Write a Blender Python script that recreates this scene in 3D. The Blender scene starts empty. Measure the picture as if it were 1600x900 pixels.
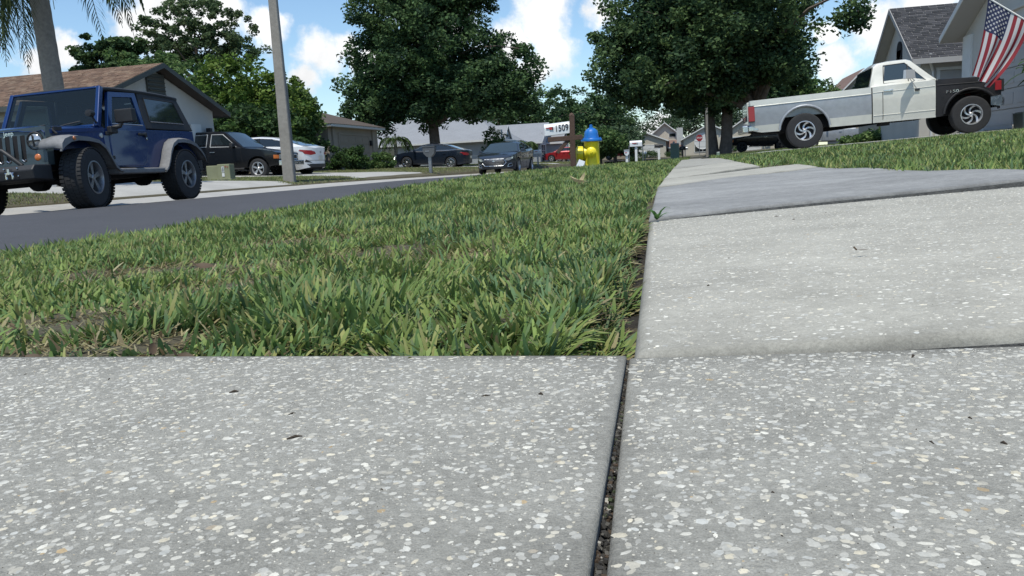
import bpy, math, random
import numpy as np
from math import sin, cos, tan, radians, pi, sqrt, atan2, hypot
from mathutils import Vector, Matrix, Euler

# ------------------------------------------------------------------ camera, sky, sun, exposure
SC = bpy.context.scene
COL = SC.collection
random.seed(7)
RNG = np.random.default_rng(7)
CAM_Z = .34
cam_d = bpy.data.cameras.new('camera')
cam_d.sensor_width = 36.0
cam_d.lens = 36.0 * 1250 / 1600
cam_d.clip_start = .02
cam_d.clip_end = 5000
cam = bpy.data.objects.new('camera', cam_d)
COL.objects.link(cam)
YAW, PITCH, ROLL = radians(12.93), radians(8.78), radians(3.0)
fw = Vector((-sin(YAW) * cos(PITCH), cos(YAW) * cos(PITCH), -sin(PITCH)))
r0 = Vector((cos(YAW), sin(YAW), 0))
u0 = r0.cross(fw)
rc = cos(ROLL) * r0 - sin(ROLL) * u0
uc = sin(ROLL) * r0 + cos(ROLL) * u0
cam.matrix_world = Matrix(((rc.x, uc.x, -fw.x, 0), (rc.y, uc.y, -fw.y, 0), (rc.z, uc.z, -fw.z, CAM_Z), (0, 0, 0, 1)))
SC.camera = cam
SC.view_settings.view_transform = 'Standard'
SC.view_settings.look = 'None'
SC.view_settings.exposure = 0.22
SC.view_settings.gamma = 1.0
try:
    SC.view_settings.use_curve_mapping = False
except Exception:
    pass
SC.cycles.max_bounces = 6
SC.cycles.transparent_max_bounces = 8
SC.cycles.use_denoising = True

SUN_DIR = Vector((-.02, -.36, .93)).normalized()          # towards the sun: near noon, a little behind the camera
sun_el = math.asin(SUN_DIR.z)
sun_az = atan2(SUN_DIR.x, SUN_DIR.y)                       # from +Y, clockwise
sd = bpy.data.lights.new('sun', 'SUN')
sd.energy = 3.7
sd.angle = radians(.6)
sd.color = (1.0, .965, .86)
so = bpy.data.objects.new('sun', sd)
so.rotation_euler = SUN_DIR.to_track_quat('Z', 'Y').to_euler()
COL.objects.link(so)

W = bpy.data.worlds.new('World')
SC.world = W
W.use_nodes = True
nt = W.node_tree
nt.nodes.clear()
N = nt.nodes.new
L = nt.links.new
w_out = N('ShaderNodeOutputWorld')
bg = N('ShaderNodeBackground')
bg.inputs['Strength'].default_value = .15
sky = N('ShaderNodeTexSky')
sky.sky_type = 'NISHITA'
sky.sun_disc = False
sky.sun_elevation = sun_el
sky.sun_rotation = sun_az
sky.air_density = 1.0
sky.dust_density = .25
sky.ozone_density = 1.1
tc = N('ShaderNodeTexCoord')


def wmath(op, a, b=None, clamp=False):
    n = N('ShaderNodeMath')
    n.operation = op
    n.use_clamp = clamp
    for i, v in enumerate((a, b)):
        if v is None:
            continue
        if isinstance(v, (int, float)):
            n.inputs[i].default_value = v
        else:
            L(v, n.inputs[i])
    return n.outputs[0]


def wnoise(scale, detail, rough, vec):
    n = N('ShaderNodeTexNoise')
    n.inputs['Scale'].default_value = scale
    n.inputs['Detail'].default_value = detail
    n.inputs['Roughness'].default_value = rough
    L(vec, n.inputs['Vector'])
    return n


nrm = N('ShaderNodeVectorMath')
nrm.operation = 'NORMALIZE'
L(tc.outputs['Generated'], nrm.inputs[0])
DIRV = nrm.outputs[0]
# cumulus clouds: soft lumps at fixed directions of the sky, broken up by fractal noise, with looser ones all round
CLOUDS = [(-0.555, 0.812, 0.18, 0.06), (-0.589, 0.791, 0.166, 0.029), (-0.524, 0.831, 0.187, 0.048), (-0.641, 0.754, 0.146, 0.023),
          (-0.664, 0.737, 0.129, 0.024), (-0.637, 0.762, 0.116, 0.018), (-0.47, 0.866, 0.171, 0.03), (-0.421, 0.896, 0.138, 0.035),
          (-0.39, 0.909, 0.148, 0.022), (-0.438, 0.892, 0.114, 0.026), (-0.167, 0.97, 0.175, 0.045), (-0.158, 0.978, 0.135, 0.034),
          (-0.186, 0.976, 0.111, 0.027), (-0.206, 0.967, 0.148, 0.031), (-0.1, 0.98, 0.174, 0.026),
          (0.163, 0.982, 0.095, 0.03), (0.2, 0.971, 0.129, 0.038), (0.247, 0.958, 0.143, 0.036), (0.149, 0.981, 0.128, 0.02),
          (-0.037, 0.999, 0.034, 0.023), (-0.277, 0.945, 0.173, 0.045), (-0.368, 0.921, 0.126, 0.03)]
wz = wnoise(26, 6, .6, DIRV)
off = N('ShaderNodeVectorMath')
off.operation = 'SUBTRACT'
L(wz.outputs['Color'], off.inputs[0])
off.inputs[1].default_value = (.5, .5, .5)
sc_ = N('ShaderNodeVectorMath')
sc_.operation = 'SCALE'
L(off.outputs[0], sc_.inputs[0])
sc_.inputs['Scale'].default_value = .045
add = N('ShaderNodeVectorMath')
add.operation = 'ADD'
L(DIRV, add.inputs[0])
L(sc_.outputs[0], add.inputs[1])
DW = add.outputs[0]
acc = None
for (cx, cy, cz, cr) in CLOUDS:
    d = N('ShaderNodeVectorMath')
    d.operation = 'DISTANCE'
    L(DW, d.inputs[0])
    d.inputs[1].default_value = (cx, cy, cz)
    m = wmath('SUBTRACT', 1.0, wmath('DIVIDE', d.outputs['Value'], cr * 1.12))
    acc = m if acc is None else wmath('MAXIMUM', acc, m)
big = wnoise(2.6, 5, .55, DIRV)
fine = wnoise(17, 7, .62, DIRV)
gen = wmath('MULTIPLY', wmath('SUBTRACT', big.outputs['Fac'], .57), 5.0)
fld = wmath('MAXIMUM', acc, wmath('SUBTRACT', gen, .25))
fld = wmath('ADD', fld, wmath('MULTIPLY', wmath('SUBTRACT', fine.outputs['Fac'], .5), 1.3))
cr = N('ShaderNodeMapRange')
cr.interpolation_type = 'SMOOTHSTEP'
L(fld, cr.inputs['Value'])
cr.inputs['From Min'].default_value = .06
cr.inputs['From Max'].default_value = .60
shade = N('ShaderNodeMapRange')
L(wnoise(11, 5, .6, DIRV).outputs['Fac'], shade.inputs['Value'])
shade.inputs['From Min'].default_value = .35
shade.inputs['From Max'].default_value = .65
shade.inputs['To Min'].default_value = 5.0
shade.inputs['To Max'].default_value = 6.8
ccol = N('ShaderNodeVectorMath')
ccol.operation = 'SCALE'
ccol.inputs[0].default_value = (.98, .99, 1.0)
L(shade.outputs[0], ccol.inputs['Scale'])
mixc = N('ShaderNodeMix')
mixc.data_type = 'RGBA'
L(cr.outputs[0], mixc.inputs[0])
tintn = N('ShaderNodeVectorMath')
tintn.operation = 'MULTIPLY'
L(sky.outputs[0], tintn.inputs[0])
tintn.inputs[1].default_value = (.74, .84, .90)
L(tintn.outputs[0], mixc.inputs[6])
L(ccol.outputs[0], mixc.inputs[7])
L(mixc.outputs[2], bg.inputs['Color'])
L(bg.outputs[0], w_out.inputs[0])

# ------------------------------------------------------------------ mesh helpers


class MB:
    """collects verts and faces, builds one mesh object"""

    def __init__(s):
        s.v, s.f, s.m, s.c = [], [], [], []
        s.mi = 0
        s.col = None

    def add(s, vs, fs):
        b = len(s.v)
        s.v += [tuple(v) for v in vs]
        s.f += [tuple(i + b for i in f) for f in fs]
        s.m += [s.mi] * len(fs)
        if s.col is not None:
            s.c += [s.col] * len(vs)
        return s

    def box(s, c, d, rz=0., ry=0., rx=0., taper=None):
        x, y, z = d[0] / 2, d[1] / 2, d[2] / 2
        t = taper or (1, 1)
        P = [(-x, -y, -z), (x, -y, -z), (x, y, -z), (-x, y, -z), (-x * t[0], -y * t[1], z), (x * t[0], -y * t[1], z), (x * t[0], y * t[1], z), (-x * t[0], y * t[1], z)]
        if rx or ry or rz:
            R = Euler((rx, ry, rz)).to_matrix()
            P = [R @ Vector(p) for p in P]
        P = [(p[0] + c[0], p[1] + c[1], p[2] + c[2]) for p in P]
        return s.add(P, [(0, 3, 2, 1), (4, 5, 6, 7), (0, 1, 5, 4), (1, 2, 6, 5), (2, 3, 7, 6), (3, 0, 4, 7)])

    def bb(s, x0, x1, y0, y1, z0, z1):
        return s.box(((x0 + x1) / 2, (y0 + y1) / 2, (z0 + z1) / 2), (abs(x1 - x0), abs(y1 - y0), abs(z1 - z0)))

    def tube(s, path, r, n=8, cap=True, flat=1.0):
        path = [Vector(p) for p in path]
        if not hasattr(r, '__len__'):
            r = [r] * len(path)
        vs, fs = [], []
        prev = None
        for i, p in enumerate(path):
            a = path[max(0, i - 1)]
            b = path[min(len(path) - 1, i + 1)]
            t = (b - a).normalized()
            if prev is None:
                ref = Vector((0, 0, 1)) if abs(t.z) < .9 else Vector((1, 0, 0))
                u = t.cross(ref).normalized()
            else:
                u = (prev - t * prev.dot(t)).normalized()
            prev = u
            w = t.cross(u)
            for k in range(n):
                an = 2 * pi * k / n
                vs.append(p + (u * cos(an) + w * sin(an) * flat) * r[i])
        for i in range(len(path) - 1):
            for k in range(n):
                k2 = (k + 1) % n
                fs.append((i * n + k, i * n + k2, (i + 1) * n + k2, (i + 1) * n + k))
        if cap:
            fs.append(tuple(range(n - 1, -1, -1)))
            fs.append(tuple((len(path) - 1) * n + k for k in range(n)))
        return s.add(vs, fs)

    def lathe(s, prof, n=24, axis='z', c=(0, 0, 0), close=False):
        vs, fs = [], []
        for (r, h) in prof:
            for k in range(n):
                a = 2 * pi * k / n
                if axis == 'z':
                    vs.append((c[0] + r * cos(a), c[1] + r * sin(a), c[2] + h))
                elif axis == 'y':
                    vs.append((c[0] + r * cos(a), c[1] + h, c[2] + r * sin(a)))
                else:
                    vs.append((c[0] + h, c[1] + r * cos(a), c[2] + r * sin(a)))
        m = len(prof)
        for i in range(m if close else m - 1):
            j = (i + 1) % m
            for k in range(n):
                k2 = (k + 1) % n
                q = (i * n + k, i * n + k2, j * n + k2, j * n + k)
                fs.append(q if axis != 'y' else q[::-1])
        return s.add(vs, fs)

    def grid(s, rows, closed=False):
        """rows: list of equal-length point lists"""
        n = len(rows[0])
        vs = [p for r in rows for p in r]
        fs = []
        for i in range(len(rows) - 1):
            for k in range(n - 1 if not closed else n):
                k2 = (k + 1) % n
                fs.append((i * n + k, i * n + k2, (i + 1) * n + k2, (i + 1) * n + k))
        return s.add(vs, fs)

    def prism(s, pts, axis, a, b):
        """extrude a 2d polygon along an axis from a to b; pts are the other two coordinates in order"""
        def P(p, h):
            return (h, p[0], p[1]) if axis == 'x' else (p[0], h, p[1]) if axis == 'y' else (p[0], p[1], h)
        n = len(pts)
        vs = [P(p, a) for p in pts] + [P(p, b) for p in pts]
        fs = [tuple(range(n)), tuple(range(2 * n - 1, n - 1, -1))] + [(i, i + n, (i + 1) % n + n, (i + 1) % n) for i in range(n)]
        return s.add(vs, fs)

    def build(s, name, mats, parent=None, smooth=None, bevel=None, loc=None):
        me = bpy.data.meshes.new(name)
        me.from_pydata(s.v, [], s.f)
        mats = mats if isinstance(mats, (list, tuple)) else [mats]
        for m in mats:
            me.materials.append(m)
        if len(mats) > 1:
            me.polygons.foreach_set('material_index', s.m)
        if s.c:
            at = me.attributes.new('Col', 'FLOAT_COLOR', 'POINT')
            at.data.foreach_set('color', [x for c in s.c for x in (*c[:3], 1.0)])
        me.update()
        import bmesh
        bm = bmesh.new()
        bm.from_mesh(me)
        bmesh.ops.recalc_face_normals(bm, faces=bm.faces)
        bm.to_mesh(me)
        bm.free()
        if smooth:
            me.shade_smooth()
            me.set_sharp_from_angle(angle=radians(smooth))
        o = bpy.data.objects.new(name, me)
        COL.objects.link(o)
        if loc is not None:
            o.location = loc
        if parent is not None:
            o.parent = parent
        if bevel:
            b = o.modifiers.new('bevel', 'BEVEL')
            b.width = bevel
            b.segments = 2
            b.limit_method = 'ANGLE'
            b.angle_limit = radians(40)
        return o


def np_obj(name, verts, loops, sizes, mats, parent=None, cols=None, smooth=False, matidx=None):
    """fast mesh from numpy arrays"""
    me = bpy.data.meshes.new(name)
    me.vertices.add(len(verts))
    me.vertices.foreach_set('co', np.asarray(verts, np.float32).ravel())
    me.loops.add(len(loops))
    me.loops.foreach_set('vertex_index', np.asarray(loops, np.int32))
    me.polygons.add(len(sizes))
    starts = np.concatenate([[0], np.cumsum(sizes)[:-1]]).astype(np.int32)
    me.polygons.foreach_set('loop_start', starts)
    me.polygons.foreach_set('loop_total', np.asarray(sizes, np.int32))
    if matidx is not None:
        me.polygons.foreach_set('material_index', np.asarray(matidx, np.int32))
    me.update(calc_edges=True)
    for m in (mats if isinstance(mats, (list, tuple)) else [mats]):
        me.materials.append(m)
    if cols is not None:
        at = me.attributes.new('Col', 'FLOAT_COLOR', 'POINT')
        c4 = np.ones((len(verts), 4), np.float32)
        c4[:, :3] = cols
        at.data.foreach_set('color', c4.ravel())
    if smooth:
        me.shade_smooth()
    o = bpy.data.objects.new(name, me)
    COL.objects.link(o)
    if parent is not None:
        o.parent = parent
    return o


def tag(o, label=None, cat=None, group=None, kind=None):
    if label:
        o['label'] = label
    if cat:
        o['category'] = cat
    if group:
        o['group'] = group
    if kind:
        o['kind'] = kind
    return o


def thing(name, label, cat, loc=(0, 0, 0), rz=0., group=None, kind=None, rot=None):
    o = bpy.data.objects.new(name, None)
    o.empty_display_size = .2
    COL.objects.link(o)
    o.location = loc
    o.rotation_euler = rot or (0, 0, rz)
    return tag(o, label, cat, group, kind)


def part_empty(name, parent, loc=(0, 0, 0), rz=0.):
    o = bpy.data.objects.new(name, None)
    COL.objects.link(o)
    o.location = loc
    o.rotation_euler = (0, 0, rz)
    o.parent = parent
    return o


def copy_tree(o, parent=None):
    c = o.copy()
    COL.objects.link(c)
    if parent is not None:
        c.parent = parent
    for ch in list(o.children):
        copy_tree(ch, c)
    return c


def text_mesh(name, s, size, mat, parent, loc, rot, extrude=.002, font_w=1.0):
    cu = bpy.data.curves.new(name, 'FONT')
    cu.body = s
    cu.size = size
    cu.extrude = extrude
    cu.align_x = 'CENTER'
    cu.align_y = 'CENTER'
    cu.offset = size * .012
    tmp = bpy.data.objects.new('tmp_text', cu)
    me = bpy.data.meshes.new_from_object(tmp)
    bpy.data.objects.remove(tmp)
    me.materials.clear()
    me.materials.append(mat)
    o = bpy.data.objects.new(name, me)
    COL.objects.link(o)
    o.parent = parent
    o.location = loc
    o.rotation_euler = rot
    o.scale = (font_w, 1, 1)
    return o


# ------------------------------------------------------------------ materials
def mat(name, col, rough=.6, metal=0., coat=0., attr=False, noise=None, bump=None, spec=.5, obj=True, transl=0., rough_noise=None):
    m = bpy.data.materials.new(name)
    m.use_nodes = True
    t = m.node_tree
    p = t.nodes['Principled BSDF']
    p.inputs['Base Color'].default_value = (*col, 1)
    p.inputs['Roughness'].default_value = rough
    p.inputs['Metallic'].default_value = metal
    p.inputs['Coat Weight'].default_value = coat
    p.inputs['Coat Roughness'].default_value = .04
    p.inputs['Specular IOR Level'].default_value = spec
    out = t.nodes['Material Output']
    src = None
    tcn = t.nodes.new('ShaderNodeTexCoord')
    if attr:
        a = t.nodes.new('ShaderNodeAttribute')
        a.attribute_name = 'Col'
        src = a.outputs['Color']
    if noise:                                    # list of (scale, amount, detail) multiplied onto the colour
        for (scl, amt, det) in noise:
            nz = t.nodes.new('ShaderNodeTexNoise')
            nz.inputs['Scale'].default_value = scl
            nz.inputs['Detail'].default_value = det
            nz.inputs['Roughness'].default_value = .6
            t.links.new(tcn.outputs['Object'], nz.inputs['Vector'])
            mr = t.nodes.new('ShaderNodeMapRange')
            mr.inputs['From Min'].default_value = .25
            mr.inputs['From Max'].default_value = .75
            mr.inputs['To Min'].default_value = 1 - amt
            mr.inputs['To Max'].default_value = 1 + amt
            t.links.new(nz.outputs['Fac'], mr.inputs['Value'])
            vm = t.nodes.new('ShaderNodeVectorMath')
            vm.operation = 'SCALE'
            if src is None:
                vm.inputs[0].default_value = col
            else:
                t.links.new(src, vm.inputs[0])
            t.links.new(mr.outputs[0], vm.inputs['Scale'])
            src = vm.outputs[0]
    if src is not None:
        t.links.new(src, p.inputs['Base Color'])
    if rough_noise:
        nz = t.nodes.new('ShaderNodeTexNoise')
        nz.inputs['Scale'].default_value = rough_noise[0]
        nz.inputs['Detail'].default_value = 4
        t.links.new(tcn.outputs['Object'], nz.inputs['Vector'])
        mr = t.nodes.new('ShaderNodeMapRange')
        mr.inputs['From Min'].default_value = .3
        mr.inputs['From Max'].default_value = .7
        mr.inputs['To Min'].default_value = rough_noise[1]
        mr.inputs['To Max'].default_value = rough_noise[2]
        t.links.new(nz.outputs['Fac'], mr.inputs['Value'])
        t.links.new(mr.outputs[0], p.inputs['Roughness'])
    if bump:
        nz = t.nodes.new('ShaderNodeTexNoise')
        nz.inputs['Scale'].default_value = bump[0]
        nz.inputs['Detail'].default_value = 6
        nz.inputs['Roughness'].default_value = .65
        t.links.new(tcn.outputs['Object'], nz.inputs['Vector'])
        b = t.nodes.new('ShaderNodeBump')
        b.inputs['Strength'].default_value = bump[1]
        b.inputs['Distance'].default_value = bump[2] if len(bump) > 2 else .01
        t.links.new(nz.outputs['Fac'], b.inputs['Height'])
        t.links.new(b.outputs[0], p.inputs['Normal'])
    if transl:
        tr = t.nodes.new('ShaderNodeBsdfTranslucent')
        if src is not None:
            t.links.new(src, tr.inputs['Color'])
        else:
            tr.inputs['Color'].default_value = (*col, 1)
        mx = t.nodes.new('ShaderNodeMixShader')
        mx.inputs[0].default_value = transl
        t.links.new(p.outputs[0], mx.inputs[1])
        t.links.new(tr.outputs[0], mx.inputs[2])
        t.links.new(mx.outputs[0], out.inputs['Surface'])
    return m


def brick_rows(m, rows_per_m, axis='Z', amt=.12):
    return m


MT = {}
MT['asphalt'] = mat('asphalt', (.058, .058, .064), .85, noise=[(.35, .14, 4), (3, .10, 5), (60, .25, 6), (240, .35, 3)], bump=(220, .5, .004))
MT['gutter'] = mat('gutter_concrete', (.36, .35, .33), .85, noise=[(1.5, .15, 5), (40, .12, 5)], bump=(90, .4, .004))
MT['drive'] = mat('driveway_concrete', (.36, .352, .33), .85, noise=[(.9, .14, 5), (30, .1, 5)], bump=(80, .4, .004))
MT['concrete'] = mat('sidewalk_concrete', (.275, .272, .25), .9, attr=True, spec=.2, noise=[(1.7, .12, 5), (14, .14, 6), (190, .22, 5), (900, .24, 3)], bump=(420, .9, .0022))
MT['concrete_pale'] = mat('pale_sidewalk_concrete', (.335, .325, .292), .9, attr=True, spec=.2, noise=[(1.0, .16, 5), (7, .16, 6), (60, .12, 5), (300, .2, 4), (900, .14, 3)], bump=(240, .5, .0018))
MT['concrete_patch'] = mat('grey_replacement_concrete', (.235, .242, .245), .85, attr=True, noise=[(.8, .3, 5), (5, .2, 6), (40, .16, 5), (200, .2, 4)], bump=(220, .5, .0015))
MT['concrete_edge'] = mat('stained_shaded_slab_edge', (.12, .115, .105), .9, noise=[(8, .3, 5), (60, .3, 6)], bump=(90, .8, .005))  # edge stain plus the shade of steep slab lips put into the colour
MT['shell'] = mat('shell_fragment', (.7, .7, .66), .85, attr=True, spec=.2, noise=[(300, .14, 3), (1100, .10, 3)])
MT['soil'] = mat('soil', (.035, .03, .024), .95, noise=[(20, .4, 6), (160, .5, 5)], bump=(120, 1., .012))
MT['ground'] = mat('ground_earth_and_turf', (.085, .075, .045), .95, noise=[(.8, .3, 5), (12, .3, 6), (90, .4, 6)], bump=(60, .8, .02))
MT['blade'] = mat('grass_blade', (.1, .16, .05), .6, attr=True, transl=.32, spec=.25)
MT['leaf'] = mat('tree_leaf', (.05, .08, .03), .7, attr=True, transl=.34, spec=.2)
MT['bark'] = mat('tree_bark', (.13, .105, .085), .95, noise=[(3, .3, 5), (22, .35, 6)], bump=(18, 1., .04))
MT['palm_bark'] = mat('palm_bark', (.21, .19, .165), .9, noise=[(2, .15, 5), (14, .25, 6)], bump=(22, .6, .02))
MT['bright_trim'] = mat('bright_trim', (.55, .56, .57), .3, metal=.3)
MT['mirror_shell'] = mat('mirror_shell', (.6, .6, .6), .3, metal=.3)
MT['glass'] = mat('dark_window_glass', (.012, .018, .022), .04, coat=.3, spec=.8)
MT['glass_blue'] = mat('windshield_glass', (.035, .05, .055), .05, coat=.4, spec=.9)
MT['black'] = mat('black_plastic', (.018, .018, .02), .55, noise=[(30, .2, 4)])
MT['dark'] = mat('underside_dark', (.012, .012, .014), .9)
MT['rubber'] = mat('tyre_rubber', (.022, .022, .024), .82, noise=[(18, .25, 5)], bump=(60, .3, .003))
MT['chrome'] = mat('chrome', (.62, .63, .64), .18, metal=1., rough_noise=(14, .1, .35))
MT['alloy'] = mat('alloy_wheel', (.58, .58, .59), .34, metal=.75, noise=[(12, .15, 4)])
MT['dalloy'] = mat('grey_alloy_wheel', (.27, .275, .29), .38, metal=.75, noise=[(12, .15, 4)])
MT['headlamp'] = mat('headlamp_lens', (.55, .57, .58), .12, metal=.6, coat=1.)
MT['red_lens'] = mat('red_lens', (.30, .012, .018), .3, coat=.5)
MT['amber'] = mat('amber_lens', (.55, .15, .03), .25, coat=.8)
MT['white'] = mat('white_paint', (.74, .74, .72), .5, noise=[(4, .06, 4)])
MT['plate'] = mat('licence_plate', (.5, .5, .46), .5)


def paint(name, col, metal=.3, rough=.35, wear=.05, coat=1.):
    return mat(name, col, rough, metal=metal, coat=coat, spec=.5 if coat > .9 else .3, noise=[(1.3, wear, 4), (9, wear * .6, 5)], rough_noise=(3, rough * .8, rough * 1.25))


MT['jeep_blue'] = paint('deep_blue_car_paint', (.006, .030, .125), .15, .28, coat=.6)
MT['jeep_top'] = mat('textured_black_hardtop', (.022, .024, .028), .7, bump=(260, .4, .002), noise=[(5, .2, 4)])
MT['jeep_flare'] = mat('faded_grey_plastic', (.17, .17, .175), .75, noise=[(3, .2, 5), (24, .15, 5)])
MT['cream'] = paint('aged_white_truck_paint', (.62, .61, .55), .0, .4, .1)
MT['silver'] = mat('faded_silver_paint', (.36, .375, .40), .45, metal=.35, coat=.25, noise=[(1.6, .1, 5), (11, .1, 6)], rough_noise=(4, .3, .6))
MT['primer'] = mat('flat_black_primer', (.014, .014, .017), .62, noise=[(2.5, .25, 5), (14, .2, 5)], rough_noise=(5, .45, .75))
MT['black_paint'] = paint('black_car_paint', (.006, .007, .010), .0, .3, coat=.45)
MT['navy_paint'] = paint('dark_navy_car_paint', (.007, .012, .022), .0, .3, coat=.5)
MT['white_car'] = paint('white_car_paint', (.72, .73, .74), .0, .3)
MT['grey_car'] = paint('dark_grey_car_paint', (.032, .038, .048), .4, .3)
MT['red_car'] = paint('red_car_paint', (.32, .014, .02), .2, .3)

# ------------------------------------------------------------------ terrain


def smooth(a, b, t):
    t = np.clip((t - a) / (b - a), 0, 1)
    return t * t * (3 - 2 * t)


ZL_Y = [-5, .7, 2.2, 4.4, 5.6, 8, 10, 12, 14, 17, 30, 60, 100]
ZL_Z = [.163, .165, .171, .18, .183, .209, .245, .272, .250, .19, .17, .15, .2]
ZR_Y = [-5, .7, 2.3, 5.0, 6.6, 7.5, 12, 14, 17, 30, 60, 100]
ZR_Z = [.195, .20, .214, .219, .222, .226, .276, .278, .262, .21, .2, .3]
CURB_Y = [-5, .7, 1.6, 2.6, 3.4, 4.5, 6.7, 10, 15, 30, 60, 100]
CURB_Z = [.12, .125, .10, .08, .085, .10, .15, .19, .165, .13, .03, .0]
FAR_X = [-400, -60, -25, -17.4, -14, -12.5, -11.3, -10.8, -10.3]
FAR_Z = [1.2, .9, .6, .5, .34, .30, .24, .19, .085]


EDGE_Y = [1.5, 2.4, 5.2, 6.8, 7.3, 9.5, 12.2, 17, 17.5, 100]
EDGE_X = [1.12, 1.0, .79, .84, .52, .47, .40, .38, 1.0, 1.0]


def road_z(x, y):
    x = np.asarray(x, float)
    y = np.asarray(y, float)
    drop = .0058 * np.clip(y - 22, 0, 60)
    return .075 - .0078 * np.clip(x + 6.2, -3.5, 3.55) ** 2 - drop


def ground_z(x, y):
    """height of the finished surface (without road crown)"""
    x = np.asarray(x, float)
    y = np.asarray(y, float)
    zl = np.interp(y, ZL_Y, ZL_Z)
    zr = np.interp(y, ZR_Y, ZR_Z)
    zc = np.interp(y, CURB_Y, CURB_Z)
    zfar = np.interp(x, FAR_X, FAR_Z)
    verge = zc + (zl - .02 - zc) * np.clip((x + 2.65) / 2.5, 0, 1) ** .8
    lawn = zr - .012 + np.clip(x - 1.0, 0, 7) * .0425 + np.clip(x - 8, 0, 40) * .012
    walk = zl + (zr - zl) * np.clip((x + .15) / 1.15, 0, 1) - .05
    er = np.interp(y, EDGE_Y, EDGE_X)
    z = np.where(x < -10.3, zfar, np.where(x < -2.62, road_z(x, y) - .06, np.where(x < -.13, verge, np.where(x < er, walk, lawn))))
    z = np.where((x >= -10.3) & (x < -9.66), road_z(-9.7, y) + (x + 9.7) / -.6 * .1 - .05, z)
    # past the end of the street everything settles to one gentle level
    t = smooth(98, 108, y)
    return z * (1 - t) + (.26 + .0015 * np.clip(y - 108, 0, 400)) * t


def lin(*segs):
    out = []
    for a, b, st in segs:
        out.append(np.arange(a, b - 1e-6, st))
    return np.concatenate(out + [[segs[-1][1]]])


gx = np.unique(np.round(np.concatenate([lin((-400, -60, 34), (-60, -18, 3), (-18, -10.3, .4), (-10.3, -9.66, .16), (-9.66, -2.7, .7), (-2.7, 1.2, .07), (1.2, 8, .3), (8, 60, 4), (60, 400, 34)), [-10.301, -9.661, -2.63, -2.61, -.14, -.12, .99, 1.01]]), 3))
gy = np.unique(np.round(lin((-60, -5, 6), (-5, -.5, .4), (-.5, 5, .09), (5, 20, .3), (20, 60, 1.5), (60, 120, 2.5), (120, 500, 30)), 3))
GX, GY = np.meshgrid(gx, gy)
GZ = ground_z(GX, GY)
# sunken below the near slabs
GZ = np.where((GX < .99) & (GX > -2.7) & (GY < .68) & (GX < 1.2), .09, GZ)
GZ = GZ + (RNG.random(GZ.shape) - .5) * .012 * ((np.abs(GX + 1.4) < 1.25) & (GY > .75) & (GY < 9))
nx, ny = len(gx), len(gy)
idx = np.arange(nx * ny).reshape(ny, nx)
quads = np.stack([idx[:-1, :-1], idx[:-1, 1:], idx[1:, 1:], idx[1:, :-1]], -1).reshape(-1, 4)
go = np_obj('ground', np.stack([GX, GY, GZ], -1).reshape(-1, 3), quads.ravel(), np.full(len(quads), 4), MT['ground'], smooth=True)
tag(go, kind='structure')


def sheet(name, xs, ys, zfun, m, parent=None, kind='structure', thick=.05):
    mb = MB()
    rows = [[(x, y, float(zfun(x, y))) for x in xs] for y in ys]
    mb.grid(rows)
    # skirts
    for line in ([r[0] for r in rows], [r[-1] for r in rows], rows[0], rows[-1]):
        mb.grid([line, [(p[0], p[1], p[2] - thick) for p in line]])
    o = mb.build(name, m, parent, smooth=30)
    if kind:
        tag(o, kind=kind)
    return o


ys_road = list(np.arange(-20, 40, 1.)) + list(np.arange(40, 101, 3.))
sheet('road', list(np.linspace(-9.7, -2.68, 15)), ys_road, road_z, MT['asphalt'])
sheet('side_road', list(np.linspace(-60, 60, 41)), [98.5, 101, 104, 106.5], lambda x, y: float(road_z(-6.2, 100)) * .0 + .12 + .0 * x - .004 * abs(y - 102.5) if True else 0, MT['asphalt'])
sheet('gutter', [-10.3, -10.1, -9.9, -9.72], ys_road, lambda x, y: float(road_z(-9.7, y)) + .008 + max(0, (-9.8 - x)) * .17, MT['gutter'])
sheet('gutter', [-2.70, -2.62], ys_road, lambda x, y: float(np.interp(y, CURB_Y, CURB_Z)) - .02 if x > -2.65 else float(road_z(-2.68, y)) + .005, MT['gutter'])


def far_surface(x, y):
    if x > -10.35:
        return float(road_z(-9.7, y)) + .105
    return float(ground_z(x, y)) + .02


for (ya, yb, xe, name) in ((12.8, 19.4, -17.3, 'driveway'), (25.0, 31.0, -17.3, 'driveway'), (46.3, 51.5, -19.0, 'driveway'), (64, 67, -16, 'driveway'), (82.5, 88, -22, 'driveway')):
    sheet(name, [xe] + list(np.linspace(-15, -10.32, 10)), [ya - .5, ya, (ya + yb) / 2, yb, yb + .5], lambda x, y, ya=ya, yb=yb: far_surface(x, y) + (0 if (ya <= y <= yb or x > -11.0) else -.08), MT['drive'])


def right_drive(x, y):
    return .2405 + .0425 * x - .10 * float(np.clip((1.7 - x) / .6, 0, 1))


sheet('driveway', [-2.58, -1, 0] + list(np.arange(1, 7.6, .5)), [17.3, 18.5, 20, 22, 24.2], lambda x, y: right_drive(x, y) if x > .2 else (float(ground_z(-1.3, y)) + .03 if x > -2 else .14), MT['drive'])

# ------------------------------------------------------------------ concrete slabs, with shell aggregate bedded in the near ones


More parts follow.
